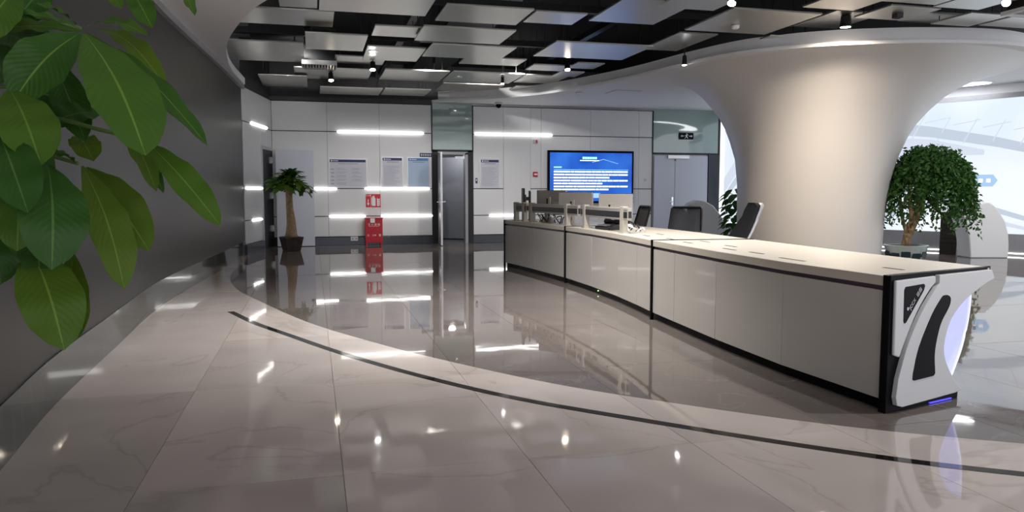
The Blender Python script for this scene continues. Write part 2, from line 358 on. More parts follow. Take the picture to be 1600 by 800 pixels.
# white soffit on the left above the dark wall
edge = catmull([(4.0, 3.6), (2.2, 5.2), (.9, 6.9), (.05, 8.15), (-.44, 9.03), (-.79, 10.13), (-1.12, 11.7), (-1.27, 13.2), (-1.30, 14.4), (-1.24, 16.1)], 6)
poly = [tuple(p) for p in edge]+[(-1.7, 16.1), (-2.3, 12), (-2.3, 2), (-1.6, 0), (4, 0)]
bm = bmesh.new(); zprism(bm, poly, 3.35, 3.47); struct(obj('trim_1', bm, 'white_plaster'), 'white curved soffit above the dark wall')
struct(obj('trim_2', ribbon(led, -.02, .05, 3.27, 3.36), 'frame_grey', smooth=40), 'grey metal strip between dark wall and white soffit')

# large white soffit round the column
edge = catmull([(2.78, 18.5), (3.1, 18.2), (3.81, 17.71), (4.85, 16.55), (5.49, 15.03), (5.88, 13.65), (6.13, 12.2), (6.44, 11.06), (6.85, 10.45), (7.5, 9.9), (8.5, 9.45), (9.6, 9.25), (10.4, 9.35), (11.5, 9.8), (12.6, 10.6), (14, 12.0), (15.5, 14)], 6)
poly = [tuple(p) for p in edge]+[(15.5, 18.5)]
bm = bmesh.new(); zprism(bm, poly, 3.39, 3.44); struct(obj('trim_3', bm, 'white_plaster'), 'broad white soffit with a swept edge round the column')
struct(obj('trim_6', ribbon([tuple(p) for p in edge], -.40, -.14, 3.44, 3.64), 'white_plaster', smooth=40), 'upright grey-white fascia set back above the soffit lip')
# oval luminous panel in the soffit behind the column, small hatch and detectors
t = thing('ceiling_oval_light', 'long oval glowing lamp set in the soffit between column and curved display', 'ceiling light', (11.5, 13.85, 3.39), -R(47))
def oval(a, b, z0, z1):
    bm = bmesh.new(); zprism(bm, [(a*math.cos(2*math.pi*k/64), b*math.sin(2*math.pi*k/64)) for k in range(64)], z0, z1); return bm
obj('rim', oval(2.05, .50, -.012, 0), 'white_plaster', t); obj('diffuser', oval(2.0, .45, -.02, -.012), 'disc_light', t)
t = thing('smoke_detector', 'small white smoke detector under the white soffit', 'detector', (5.6, 15.9, 3.39)); obj('body', Lth([(.03, -.05), (.055, -.04), (.06, 0)], 16), 'white_plaster', t, smooth=30); obj('base', Lth([(.07, -.01), (.07, 0)], 16), 'frame_grey', t)
t = thing('ceiling_hatch', 'square white access hatch in the soffit', 'hatch', (6.5, 15.6, 3.39)); obj('frame', B((-.3, .3, -.3, .3, -.008, 0)), 'print_pale', t); obj('cover', B((-.28, .28, -.28, .28, -.012, -.003)), 'white_plaster', t)
t = thing('dome_camera', 'white dome security camera under the soffit by the glass panel', 'camera', (4.35, 18.1, 3.39)); obj('base', Lth([(.09, -.05), (.09, 0)], 18), 'desk_white', t); obj('dome', Lth([(.02, -.14), (.05, -.12), (.068, -.08), (.07, -.05)], 18), 'black_gloss', t, smooth=60); obj('bracket', B((-.1, .1, -.02, .02, -.06, -.045)), 'desk_white', t)

# ------------------------------------------------------------------ back wall with single panels
VW = 18.5
wb = B((-1.6, 2.93, VW+.02, VW+.25, 0, 4.25), (3.66, 8.53, VW+.02, VW+.25, 0, 4.25), (2.93, 3.66, VW+.02, VW+.25, 2.22, 4.25), (8.53, 10.5, VW+.02, VW+.25, 0, 4.25))
wall = struct(obj('wall_back', wb, 'groove'))
def wpanel(u0, u1, z0, z1, g=.006, parent=None):
    o = obj('wall_panel', B((u0+.0025, u1-.0025, VW, VW+.02, z0+g*1.6, z1-g*1.6)), 'wall_panel', parent or wall, bevel=.003); return o
rows = [.2, .68, 1.33, 2.65, 3.33]
for a, b in ((-.88, .35), (.35, 1.55), (1.55, 2.79)):
    for z0, z1 in zip(rows, rows[1:]): wpanel(a, b, z0, z1)
for a, b in ((3.81, 4.57), (5.26, 5.53), (5.53, 6.84), (6.84, 8.16), (8.16, 8.53)):
    for z0, z1 in zip(rows, rows[1:]): wpanel(a, b, z0, z1)
wpanel(4.57, 5.26, .2, 2.65); wpanel(4.57, 5.26, 2.65, 3.33)
struct(obj('baseboard_back', B((-.1, 2.8, VW-.012, VW+.02, 0, .19), (3.8, 8.53, VW-.012, VW+.02, 0, .19)), 'baseboard', bevel=.004))
struct(obj('trim_4', B((3.78, 8.56, VW-.03, VW+.02, 3.335, 3.4)), 'frame_grey'), 'dark grey strip along the top of the wall under the soffit')
# glass bays
for k, (a, b, z0, z1, lab) in enumerate([(2.80, 3.79, 2.27, 3.39, 'green tinted glass panel above the open door'), (8.55, 10.43, 2.27, 3.40, 'green tinted glass panel above the double doors')]):
    w = struct(obj('window_%d' % (k+1), B((a, b, VW-.005, VW+.012, z0, z1)), 'green_glass'), lab)
    obj('frame', B((a-.02, a+.01, VW-.015, VW+.02, z0-.04, z1), (b-.01, b+.02, VW-.015, VW+.02, z0-.04, z1), (a, b, VW-.015, VW+.02, z0-.05, z0)), 'black_metal', w)
# door 1 : dark corridor, frame, open leaf
d = struct(obj('door_1', B((2.80, 2.93, VW-.015, VW+.03, 0, 2.25), (3.66, 3.80, VW-.015, VW+.03, 0, 2.25)), 'black_metal'), 'open grey metal door to a dark corridor')
obj('door_frame', B((3.60, 3.67, VW-.04, VW+.2, 0, 2.2), (2.93, 3.67, VW-.04, VW+.2, 2.15, 2.22), (2.93, 2.97, VW-.04, VW+.2, 0, 2.2)), 'frame_grey', d, bevel=.004)
bm = bmesh.new(); q = [(2.97, VW-.02), (2.93, VW-.05), (2.86, VW-.86), (2.905, VW-.865)]; zprism(bm, q, .012, 2.17); lf = obj('door_leaf', bm, 'alu', d, bevel=.003)
bm = bmesh.new()
for s in (-1, 1):
    tube(bm, [(2.885+s*.02, VW-.8, 1.02), (2.885+s*.085, VW-.8, 1.02)], .011, 8); tube(bm, [(2.885+s*.08, VW-.8, 1.02), (2.885+s*.08, VW-.68, 1.02)], .01, 8)
obj('handle', bm, 'chrome', lf, smooth=40)
obj('lock_plate', B((2.856, 2.866, VW-.84, VW-.76, .95, 1.2)), 'chrome', lf)
obj('corridor', B((2.6, 2.9, VW+.26, VW+3, 0, 2.6), (4.3, 4.5, VW+.26, VW+3, 0, 2.6), (2.6, 4.5, VW+2.2, VW+2.4, 0, 2.6), (2.6, 4.5, VW+.26, VW+3, 2.4, 2.6), (2.6, 4.5, VW+.0, VW+3, -.05, 0)), 'corridor', d)
bm = bmesh.new(); zprism(bm, [(2.97, VW+1.9), (3.95, VW+1.1), (3.98, VW+1.14), (3.0, VW+1.94)], .03, 2.15); obj('inner_door', bm, 'door_grey', d)
ld = bpy.data.lights.new('corridor_fill_light', 'POINT'); ld.energy = 14; ld.shadow_soft_size = .1; lo = bpy.data.objects.new('corridor_fill_light', ld); C.objects.link(lo); lo.parent = d; lo.location = (3.4, VW+.75, 2.3)  # unseen point light added to brighten the inner door
obj('door_closer', B((3.35, 3.58, VW-.06, VW-.03, 2.05, 2.11)), 'alu', d)
# door 2 : white double doors
d = struct(obj('door_2', B((8.55, 10.43, VW-.0, VW+.03, 0, 2.24)), 'frame_grey'), 'white double doors under the exit sign')
for a, b, s in ((8.58, 9.165, 1), (9.175, 10.11, -1)):
    lf = obj('door_leaf', B((a, b, VW-.04, VW-.0, .015, 2.19)), 'door_white', d, bevel=.004)
    if s == 1:
        obj('lock_plate', B((9.08, 9.13, VW-.05, VW-.04, .9, 1.12)), 'chrome', lf); obj('handle', T(([(9.1, VW-.045, 1.0), (9.1, VW-.09, 1.0), (8.98, VW-.09, .99)], .012)), 'chrome', lf)
obj('door_closer', B((8.95, 9.55, VW-.09, VW-.03, 2.12, 2.2)), 'alu', d)
obj('side_panel', B((10.13, 10.43, VW-.05, VW, 0, 2.22)), 'baseboard', d)
obj('indicator', B((9.15, 9.19, VW-.06, VW-.04, 2.06, 2.10)), 'red', d)
# slanting side wall at the left corner with its own door
P0 = Vector((-1.31, 16.1)); P1 = Vector((-.88, 18.5)); sd = (P1-P0).normalized(); sn = Vector((sd.y, -sd.x))
def SW(s, off, z): q = P0+sd*s+sn*off; return (q.x, q.y, z)
def sbox(s0, s1, o0, o1, z0, z1):
    bm = bmesh.new(); prism(bm, [(s0, o0), (s1, o0), (s1, o1), (s0, o1)], lambda p: SW(p[0], p[1], z0), lambda p: SW(p[0], p[1], z1)); return bm
SLn = (P1-P0).length
ws = struct(obj('wall_left_corner', sbox(-.02, SLn+.1, -.3, -.02, 0, 4.25), 'groove'), 'slanting white panelled wall between the dark wall and the corner')
for s0, s1, rr in ((0, 1.42, rows), (1.42, SLn-.01, [2.24, 2.65, 3.33])):
    for z0, z1 in zip(rr, rr[1:]): obj('wall_panel', sbox(s0+.006, s1-.006, -.02, 0, z0+.01, z1-.01), 'wall_panel', ws, bevel=.003)
struct(obj('baseboard_corner', sbox(-.02, 1.42, -.02, .03, 0, .2), 'baseboard'))
d = struct(obj('door_3', sbox(1.46, SLn-.02, -.022, -.012, 0, 2.2), 'black_metal'), 'dark door opening in the slanting wall with its white leaf swung open')
bm = sbox(1.42, 1.5, -.02, .015, 0, 2.24); obj('door_frame', bm, 'alu', d)
obj('door_frame', sbox(1.5, SLn-.02, -.02, .015, 2.18, 2.24), 'alu', d)
for z in (.35, 1.1, 1.9): obj('hinge', sbox(SLn-.1, SLn-.06, -.01, .03, z, z+.14), 'chrome', d)
lf = obj('door_leaf', B((-.80, .03, 18.26, 18.30, .012, 2.2)), 'door_white', d, bevel=.004)
obj('lock', B((-.07, .0, 18.245, 18.26, 1.22, 1.29)), 'brown_box', lf)
# black upper strip on the left part of the back wall
struct(obj('trim_5', B((-1.2, 2.79, VW-.06, VW+.02, 3.335, 3.44)), 'black_metal'), 'black strip along the wall top below the dark ceiling')

# glowing light bars in the wall joints
def bar(p0, p1, label, r=.034):
    bm = bmesh.new(); capsule(bm, p0, p1, r); o = obj('wall_light_bar', bm, 'strip', smooth=60)
    tag(o, label, 'wall light', 'glowing linear wall lights')
yb = VW-.02
for u0, u1, z, lab in [(.58, 2.6, 2.65, 'long glowing light bar on the wall above the three framed notices'), (3.84, 5.82, 2.66, 'long glowing light bar on the wall up beside the green glass, above the red alarm'),
                       (-.0, .55, 1.325, 'short glowing light bar between the white door leaf and the wide notice board'), (1.19, 2.73, 1.33, 'glowing light bar just below the two narrow notices, above the fire sign'),
                       (.36, 1.20, .68, 'glowing light bar low on the wall, from the red box towards the white door leaf'), (1.56, 2.80, .68, 'glowing light bar low on the wall between the red box and the open grey door'), (4.2, 4.95, .67, 'glowing light bar low on the wall behind the end of the desk')]:
    bar((u0, yb, z), (u1, yb, z), lab, .029 if z > 2 else .023)
bar(SW(.62, .01, 2.66), SW(1.95, .01, 2.66), 'glowing light bar high on the slanting wall beside the dark wall', .03)
bar(SW(.1, .01, 1.33), SW(1.40, .01, 1.33), 'glowing light bar at mid height on the slanting wall, behind the tree crown', .026)
bar(SW(.55, .01, .67), SW(1.30, .01, .67), 'glowing light bar low on the slanting wall beside the dark wall', .026)

# ------------------------------------------------------------------ things on the back wall
def notice(name, u0, u1, z0, z1, label, head, paper, cols, kind):
    t = thing(name, label, 'notice', ((u0+u1)/2, VW, z0)); w = (u1-u0)/2; h = z1-z0; f = .018
    obj('frame', B((-w, w, -.012, 0, 0, f), (-w, w, -.012, 0, h-f, h), (-w, -w+f, -.012, 0, f, h-f), (w-f, w, -.012, 0, f, h-f)), 'alu', t)
    obj('sheet', B((-w+f, w-f, -.008, 0, f, h-f)), paper, t)
    obj('header_band', B((-w+f+.01, w-f-.01, -.0095, -.008, h-.085, h-.025)), head, t)
    bm = bmesh.new(); n = 7
    for k in range(n): box(bm, -w+.10+.018*k, -w+.113+.018*k, -.0105, -.0095, h-.065, h-.045)
    box(bm, -w+.055, -w+.085, -.0105, -.0095, h-.07, h-.04); obj('header_text', bm, 'print_white', t)
    bm = bmesh.new()
    for k in range(14 if cols > 1 else 10): x = (-.22 if cols > 1 else -.13)+k*(.033 if cols > 1 else .028); box(bm, x, x+.023, -.009, -.008, h-.13, h-.108)
    obj('title_text', bm, 'print_grey', t)
    bm = bmesh.new(); rr = random.Random(len(label))
    if cols > 1:
        for k in range(5):
            z = .07+k*.085
            box(bm, -w+.05, -w+.12, -.009, -.008, z, z+.02)
            for x0 in (-w+.17, w-.36):
                if x0 > 0 and k in (0,): continue
                for q in range(2): box(bm, x0+.02*q, x0+.02+rr.uniform(.12, .24), -.009, -.008, z+.028*q, z+.028*q+.008)
    else:
        for k in range(15):
            z = .05+k*(h-.24)/15; box(bm, -w+.05, -w+.05+rr.uniform(.6, 1)*(2*w-.1), -.009, -.008, z, z+.007)
    obj('body_text', bm, 'print_grey' if kind == 0 else 'print_pale', t)
    if cols > 1:
        bm = bmesh.new()
        for x in (-w+.15, .06): box(bm, x, x+.004, -.009, -.008, .04, h-.14)
        for k in range(6): box(bm, -w+.04, w-.04, -.0088, -.008, .045+k*.085, .048+k*.085)
        obj('table_lines', bm, 'print_pale', t)
    return t
notice('notice_board', .37, 1.25, 1.36, 2.03, 'wide framed notice with navy band and a printed table', 'navy', 'paper', 2, 0)
notice('notice_board', 1.59, 2.1, 1.37, 2.08, 'narrow framed notice with plain navy band beside the wide board', 'navy', 'paper', 1, 0)
notice('notice_board', 2.2, 2.73, 1.37, 2.08, 'narrow framed notice on pale blue paper beside the open grey door', 'steel_blue', 'paper_blue', 1, 1)
notice('notice_board', 3.97, 4.47, 1.35, 2.06, 'narrow white notice with navy band above the low light bar, beside the small blue tag', 'navy', 'paper', 1, 0)
t = thing('door_sign', 'small navy sign with five white characters beside the open grey door', 'sign', (2.65, VW, 2.09)); obj('plate', B((-.15, .15, -.012, 0, 0, .09)), 'navy', t)
bm = bmesh.new()
for k in range(5):
    x = -.125+k*.052
    for a, b, c, e in ((0, .036, .056, .062), (0, .036, .028, .034), (.014, .021, .02, .07), (0, .006, .028, .06), (.03, .036, .028, .06)): box(bm, x+a, x+b, -.014, -.012, c, e)
obj('lettering', bm, 'print_white', t)
t = thing('wall_tag', 'tiny dark blue tag with white mark beside the white notice', 'tag', (3.885, VW, 1.46)); obj('plate', B((-.025, .025, -.01, 0, 0, .13)), 'navy', t); obj('mark', B((-.012, .012, -.012, -.01, .06, .1)), 'print_white', t)
# fire sign
t = thing('fire_sign', 'red square sign with arrow, extinguisher and flames above the red box', 'sign', (1.385, VW, .89)); obj('plate', B((-.175, .175, -.006, 0, 0, .31)), 'red_sign', t)
def flat(name, pts, m, par, y0=-.009, y1=-.006):
    bm = bmesh.new(); prism(bm, pts, lambda p: (p[0], y0, p[1]), lambda p: (p[0], y1, p[1])); return obj(name, bm, m, par)
text('lettering', '灭火器', .042, Matrix.Translation((-.115, -.0075, .275)) @ Matrix.Rotation(math.pi/2, 4, 'X'), 'print_white', t)
flat('arrow', [(-.128, .19), (-.108, .19), (-.108, .095), (-.085, .095), (-.118, .035), (-.151, .095), (-.128, .095)], 'print_white', t)
flat('extinguisher', [(-.03, .03), (.055, .03), (.055, .2), (.035, .235), (.03, .26), (-.008, .26), (-.015, .235), (-.03, .2)], 'print_white', t)
flat('hose', [(-.045, .06), (-.036, .06), (-.036, .2), (-.02, .245), (.035, .27), (.03, .28), (-.028, .255), (-.045, .21)], 'print_white', t)
for k in range(4): flat('flame', [(.085, .04+.045*k), (.12, .02+.045*k), (.16, .05+.045*k), (.162, .08+.045*k), (.135, .058+.045*k), (.105, .065+.045*k), (.09, .095+.045*k)], 'print_white', t)
flat('divider', [(-.058, .01), (-.053, .01), (-.053, .3), (-.058, .3)], 'print_white', t)
# red fire extinguisher box
t = thing('fire_extinguisher_box', 'red metal fire extinguisher box standing on the floor below the fire sign', 'fire box', (1.38, 18.3, 0))
obj('body', B((-.2, .2, 0, .17, .06, .62)), 'red', t, bevel=.006); obj('lid', B((-.215, .215, -.015, .175, .62, .645)), 'red', t, bevel=.005)
for sx in (-1, 1):
    for y in (.01, .14): obj('leg', B((sx*.175-.018, sx*.175+.018, y, y+.03, 0, .06)), 'red', t)
obj('tag_card', B((-.085, .02, -.02, -.014, .53, .635)), 'print_white', t)
bm_m = Matrix.Translation((0, -.002, .485)) @ Matrix.Rotation(math.pi/2, 4, 'X'); text('lettering', '灭 火 器 箱', .058, bm_m, 'print_white', t)
obj('underline', B((-.12, .12, -.003, 0, .445, .45)), 'print_white', t)
for x, s in ((-.135, '火'), (-.03, '1'), (0, '1'), (.032, '9'), (.135, '警')): text('lettering', s, .062, Matrix.Translation((x, -.002, .23)) @ Matrix.Rotation(math.pi/2, 4, 'X'), 'print_white', t)
obj('handle', B((-.02, .02, -.02, -.0, .40, .41)), 'red', t)
t = thing('wall_socket', 'white double socket plate set in the dark skirting beside the red box', 'socket', (.93, VW-.012, .1)); obj('plate', B((-.085, .085, -.01, 0, 0, .1)), 'desk_white', t, bevel=.003)
for x in (-.05, .03): obj('outlet', B((x, x+.03, -.012, -.01, .04, .06)), 'black_plastic', t)
t = thing('alarm_sounder', 'red and white fire alarm sounder high on the wall near the screen', 'alarm', (5.38, VW, 2.44)); obj('body', B((-.06, .06, -.04, 0, 0, .11)), 'paper', t, bevel=.01); obj('lens', B((.0, .045, -.055, -.04, .02, .09)), 'red', t)
t = thing('alarm_call_point', 'small red manual call point with white window left of the screen', 'alarm', (5.38, VW, 1.63)); obj('body', B((-.06, .06, -.035, 0, 0, .12)), 'red', t, bevel=.006); obj('window', B((-.035, .05, -.038, -.035, .04, .08)), 'print_white', t)
t = thing('wall_switch', 'small white switch plate near the edge of the wall past the screen', 'switch', (8.35, VW, 1.5)); obj('plate', B((-.04, .04, -.01, 0, 0, .12)), 'wall_panel', t); obj('rocker', B((-.02, .02, -.013, -.01, .03, .09)), 'print_pale', t)
t = thing('exit_sign', 'black exit sign with white running figure and arrows on green glass', 'sign', (9.48, VW-.005, 2.62)); obj('plate', B((-.2, .2, -.04, -.02, 0, .17)), 'black_gloss', t, bevel=.004); obj('bracket', B((-.03, .03, -.02, 0, .04, .13)), 'black_metal', t)
flat('arrow', [(-.17, .085), (-.13, .115), (-.13, .095), (-.07, .095), (-.07, .075), (-.13, .075), (-.13, .055)], 'print_white', t, -.043, -.04)
flat('arrow', [(.17, .085), (.13, .115), (.13, .095), (.07, .095), (.07, .075), (.13, .075), (.13, .055)], 'print_white', t, -.043, -.04)
flat('figure', [(-.055, .02), (-.04, .02), (-.02, .06), (.01, .05), (.03, .02), (.045, .025), (.02, .075), (.015, .1), (.05, .11), (.048, .122), (.0, .122), (-.05, .1), (-.045, .09), (-.015, .1), (-.025, .07)], 'print_white', t, -.043, -.04)
flat('figure_head', [(.008+.014*math.cos(k), .14+.014*math.sin(k)) for k in [i*math.pi/4 for i in range(8)]], 'print_white', t, -.043, -.04)
# wall screen
t = thing('wall_display', 'large blue wall display with lines of white text, behind the monitors', 'screen', (6.84, VW, .97))
obj('bezel', B((-1.15, 1.15, -.08, 0, 0, 1.32)), 'black_gloss', t, bevel=.006)
pic = obj('picture', B((-1.10, 1.10, -.083, -.079, .05, 1.265)), 'tv_picture', t)
def seg(x0, x1, z, h, name, m, rr=None):
    bm = bmesh.new(); x = x0
    if rr:
        while x < x1-.02:
            w = min(rr.choice([.1, .16, .22, .3, .45]), x1-x); box(bm, x, x+w-.015, -.086, -.083, z, z+h); x += w
    else: box(bm, x0, x1, -.086, -.083, z, z+h)
    obj(name, bm, m, pic)
rr = random.Random(5)
bm = bmesh.new()
for k in range(6):
    x = -.24+k*.066
    for a, b, c, e in ((0, .05, .042, .052), (0, .05, .0, .01), (.02, .03, 0, .052), (0, .01, 0, .052), (.04, .05, 0, .052), (0, .05, .02, .03)): box(bm, x+a, x+b, -.086, -.083, 1.11+c, 1.11+e)
obj('title_text', bm, 'tv_cyan', pic)
seg(-.31, .22, 1.06, .022, 'subtitle_text', 'tv_white', rr); seg(-1.0, -.78, .885, .03, 'heading_text', 'tv_cyan', rr); seg(-1.0, 1.0, .835, .008, 'rule_line', 'tv_cyan')
for k, x1 in enumerate([1.0, 1.0, .5, 1.0, .32, 1.0, .48]): seg(-1.0, x1, .77-.074*k, .038, 'text_line', 'tv_white', rr)
seg(.02, .24, .13, .12, 'picture_box', 'tv_light_blue')
bm = bmesh.new()
for a, b in (((.02, 1.02), (.32, 1.10)), ((.32, 1.10), (.72, .99))): prism(bm, [a, b, (b[0], b[1]+.012), (a[0], a[1]+.012)], lambda p: (p[0], -.085, p[1]), lambda p: (p[0], -.083, p[1]))
obj('light_streak', bm, 'tv_light_blue', pic)

# ------------------------------------------------------------------ flared column
prof = [(0, 8.93, 12.52, 1.27), (.5, 8.94, 12.5, 1.275), (1.0, 8.95, 12.5, 1.29), (1.4, 8.97, 12.49, 1.32), (1.86, 9.0, 12.48, 1.40), (2.2, 9.02, 12.48, 1.52), (2.45, 9.04, 12.47, 1.64), (2.67, 9.07, 12.46, 1.79), (2.9, 9.1, 12.45, 2.0), (3.07, 9.15, 12.43, 2.20), (3.2, 9.22, 12.41, 2.42), (3.29, 9.28, 12.39, 2.62), (3.35, 9.32, 12.38, 2.80), (3.38, 9.34, 12.37, 2.92), (3.392, 9.35, 12.37, 3.0)]
bm = bmesh.new(); prev = None; n = 96
for z, cu, cv, r in prof:
    ring = [bm.verts.new((cu+r*math.cos(2*math.pi*k/n), cv+r*math.sin(2*math.pi*k/n), z)) for k in range(n)]
    if prev:
        for k in range(n): bm.faces.new((prev[k], prev[(k+1) % n], ring[(k+1) % n], ring[k]))
    prev = ring
bm.faces.new(prev[::-1])
col = obj('column', bm, 'column_paint', smooth=50, loc=(8.93, 12.52, 0)); tag(col, 'wide smooth white column flaring like a trumpet into the soffit', 'column')

# ------------------------------------------------------------------ curved bright display behind the column
scv = [tuple(p) for p in catmull([(10.5, 18.3), (10.62, 17.6), (11.2, 16.2), (12.05, 14.75), (12.85, 13.3), (13.45, 12.1), (13.9, 10.9), (14.2, 9.6)], 6)]
t = thing('curved_display', 'huge curved glowing display with a pale building picture behind the column', 'screen', (12.05, 14.75, 0))
def scr(name, off0, off1, z0, z1, m, curve=scv):
    o = obj(name, ribbon(curve, off0, off1, z0, z1), m, None, smooth=40); me = o.data; me.transform(Matrix.Translation((-12.05, -14.75, 0))); o.parent = t; return o
pic = scr('picture', -.12, .0, .42, 3.10, 'screen_picture'); scr('top_frame', -.14, .02, 3.10, 3.20, 'frame_grey'); scr('base_panel', -.14, .03, .0, .42, 'frame_grey'); scr('base_light', -.14, .05, .03, .05, 'strip'); scr('upper_wall', -.2, -.13, 3.2, 3.42, 'white_plaster')
cl = [0]
for a, b in zip(scv, scv[1:]): cl.append(cl[-1]+math.dist(a, b))
def onscr(s, off=.006):
    for i in range(len(scv)-1):
        if s <= cl[i+1] or i == len(scv)-2:
            f = (s-cl[i])/(cl[i+1]-cl[i]); p = Vector(scv[i]).lerp(Vector(scv[i+1]), f); d = (Vector(scv[i+1])-Vector(scv[i])).normalized(); return p+Vector((d.y, -d.x))*off-Vector((12.05, 14.75))
def stripe(pts, m, name, off=.006):
    """a polyline of (s, z0, z1) drawn on the display"""
    bm = bmesh.new(); prev = None
    P = []
    for (a, b) in zip(pts, pts[1:]):
        k = max(1, int(abs(b[0]-a[0])/.2))
        for i in range(k): P.append([a[j]+(b[j]-a[j])*i/k for j in range(3)])
    P.append(pts[-1])
    for s, z0, z1 in P:
        q = onscr(s, off); v = (bm.verts.new((q.x, q.y, z0)), bm.verts.new((q.x, q.y, z1)))
        if prev: bm.faces.new((prev[0], v[0], v[1], prev[1]))
        prev = v
    o = obj(name, bm, m, pic)
# building: a sweeping pale roof band, struts, long steps, label box
stripe([(3.9, 2.55, 2.85), (5.2, 2.4, 2.62), (6.4, 2.15, 2.35), (7.6, 1.85, 2.0)], 'pic_grey', 'roof_band'); stripe([(3.9, 1.9, 2.5), (5.2, 2.0, 2.35), (6.2, 2.0, 2.1)], 'pic_pale', 'roof_band')
stripe([(5.0, 1.0, 1.08), (6.4, .62, .72), (7.4, .42, .46)], 'pic_pale', 'step_band'); stripe([(5.0, 1.2, 1.34), (6.4, .85, .96), (7.6, .5, .58)], 'pic_grey', 'step_band', .007)
for k in range(6): s = 4.3+k*.5; stripe([(s, 2.4-.06*k, 2.46-.06*k), (s+.25, 2.9-.06*k, 2.94-.06*k)], 'pic_pale', 'strut')
for k in range(5): s = 4.5+k*.55; stripe([(s, 2.78-.08*k, 2.80-.08*k), (s+.5, 2.86-.08*k, 2.88-.08*k)], 'pic_pale', 'strut')
stripe([(5.75, 1.36, 1.60), (6.38, 1.36, 1.60), (6.46, 1.47, 1.49)], 'pic_blue', 'label_box', .008)
for s in (5.98, 6.12, 6.26): stripe([(s, 1.44, 1.52), (s+.08, 1.44, 1.52)], 'pic_white', 'label_dot', .01)
stripe([(3.7, 2.0, 2.45), (4.3, 2.05, 2.4)], 'pic_cyan', 'window_block', .008); stripe([(3.5, .75, 1.2), (4.6, .7, 1.1)], 'pic_pale', 'water_band')
stripe([(.02, 1.2, 1.6), (.9, 2.1, 2.5), (1.8, 2.6, 2.9)], 'pic_pale', 'road_band'); stripe([(.02, .95, 1.15), (.9, 1.8, 2.05)], 'pic_grey', 'road_band')

# white sculptural arch feet
def arch(name, base, pts, label, th):
    t = thing(name, label, 'arch', base); rv = Vector((.968, -.25)); fv = Vector((.25, .968)); bm = bmesh.new()
    prism(bm, pts, lambda p: (rv.x*p[0], rv.y*p[0], p[1]), lambda p: (rv.x*p[0]+fv.x*th, rv.y*p[0]+fv.y*th, p[1])); obj('arch_body', bm, 'white_plaster', t, smooth=35, bevel=.02)
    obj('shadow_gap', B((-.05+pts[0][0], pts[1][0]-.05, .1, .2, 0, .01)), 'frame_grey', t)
arch('arch_foot', (12.08, 11.9, 0), [(0, 0), (.72, 0), (.72, .25), (.70, .45), (.63, .69), (.52, .86), (.40, 1.0), (.30, 1.06), (-.22, .95), (-.17, .8), (-.09, .6), (-.03, .33)], 'white curved arch foot on the floor to the side of the ficus', .45)
arch('arch_foot', (8.2, 15.6, 0), [(-.42, 0), (.95, 0), (.80, .45), (.62, .75), (.45, .95), (.25, 1.06), (.1, 1.07), (-.06, 1.0), (-.2, .85), (-.32, .6)], 'white rounded arch foot behind the desk chairs, beside the leafy plant', .4)
t = thing('slatted_cabinet', 'small dark brown slatted box behind the ficus', 'cabinet', (12.4, 12.75, 0), -R(55))
obj('body', B((-.15, .15, -.12, .12, .0, .85)), 'brown_box', t)
for k in range(9): obj('slat', B((-.14, .14, -.135, -.12, .08+k*.085, .13+k*.085)), 'brown_box', t)

# ------------------------------------------------------------------ curved console desk in three units
ZT = .78
F1 = [(3.11, 3.62), (3.07, 4.55), (3.10, 5.5), (3.16, 6.35), (3.2, 6.9)]
F2 = [(3.2, 6.9), (3.255, 7.4), (3.31, 8.05), (3.35, 9.0), (3.34, 10.0)]
F3 = [(3.34, 10.0), (3.25, 11.25), (3.17, 12.0), (3.10, 12.5)]
ALL = F1+F2[1:]+F3[1:]
def nrm(i):
    a = Vector(ALL[max(i-1, 0)]); b = Vector(ALL[min(i+1, len(ALL)-1)]); d = (b-a).normalized(); return Vector((d.y, -d.x))
NR = {p: nrm(i) for i, p in enumerate(ALL)}
NR[ALL[0]] = Vector((.963, .269))
def off(p, s): q = Vector(p)+NR[p]*s; return (q.x, q.y)
def desk(F, label):
    base = Vector((*F[0], 0)); t = thing('console_desk', label, 'desk', base, 0, 'curved console desk units')
    def P(bm, name, m, bevel=0, smooth=False, par=None):
        o = obj(name, bm, m, None, smooth=smooth, bevel=bevel); o.data.transform(Matrix.Translation(-base)); o.parent = par or t; return o
    g = .012
    def row(s0, s1, z0, z1):
        bm = bmesh.new(); zprism(bm, [off(p, s0) for p in F]+[off(p, s1) for p in F[::-1]], z0, z1); return bm
    top = P(row(0, 1.04, .722, ZT), 'worktop', 'desk_cream', .004)
    P(row(.02, .95, .695, .722), 'shadow_line', 'violet_line')
    P(row(.05, .46, 0, .07), 'toe_kick', 'black_gloss')
    P(row(.03, .10, .07, .70), 'carcass', 'black_plastic')
    bm = row(.40, .43, .07, .70); P(bm, 'back_panel', 'desk_panel')
    for a, b in zip(F, F[1:]):
        A = Vector(off(a, .006)); Bq = Vector(off(b, .006)); d = (Bq-A).normalized()
        A2 = A+d*(.018 if a == F[0] else .002); B2 = Bq-d*(.018 if b == F[-1] else .002); n = Vector((d.y, -d.x))*.02
        bm = bmesh.new(); zprism(bm, [tuple(A2), tuple(B2), tuple(B2+n), tuple(A2+n)], .072, .695); P(bm, 'front_panel', 'desk_panel', .002)
    # black frames at both ends of the unit
    for p, sg in ((F[0], 1), (F[-1], -1)):
        i = ALL.index(p); d = Vector((-NR[p].y, NR[p].x))*sg; A = Vector(p)
        for s0, s1, z0, z1 in ((-.012, .02, .0, ZT+.003), (-.012, 1.05, ZT-.02, ZT+.006)):
            a = Vector(off(p, s0)); b = Vector(off(p, s1)); bm = bmesh.new(); zprism(bm, [tuple(a), tuple(b), tuple(b+d*.017), tuple(a+d*.017)], z0, z1); P(bm, 'end_frame', 'black_gloss', .003)
    return t, P, top
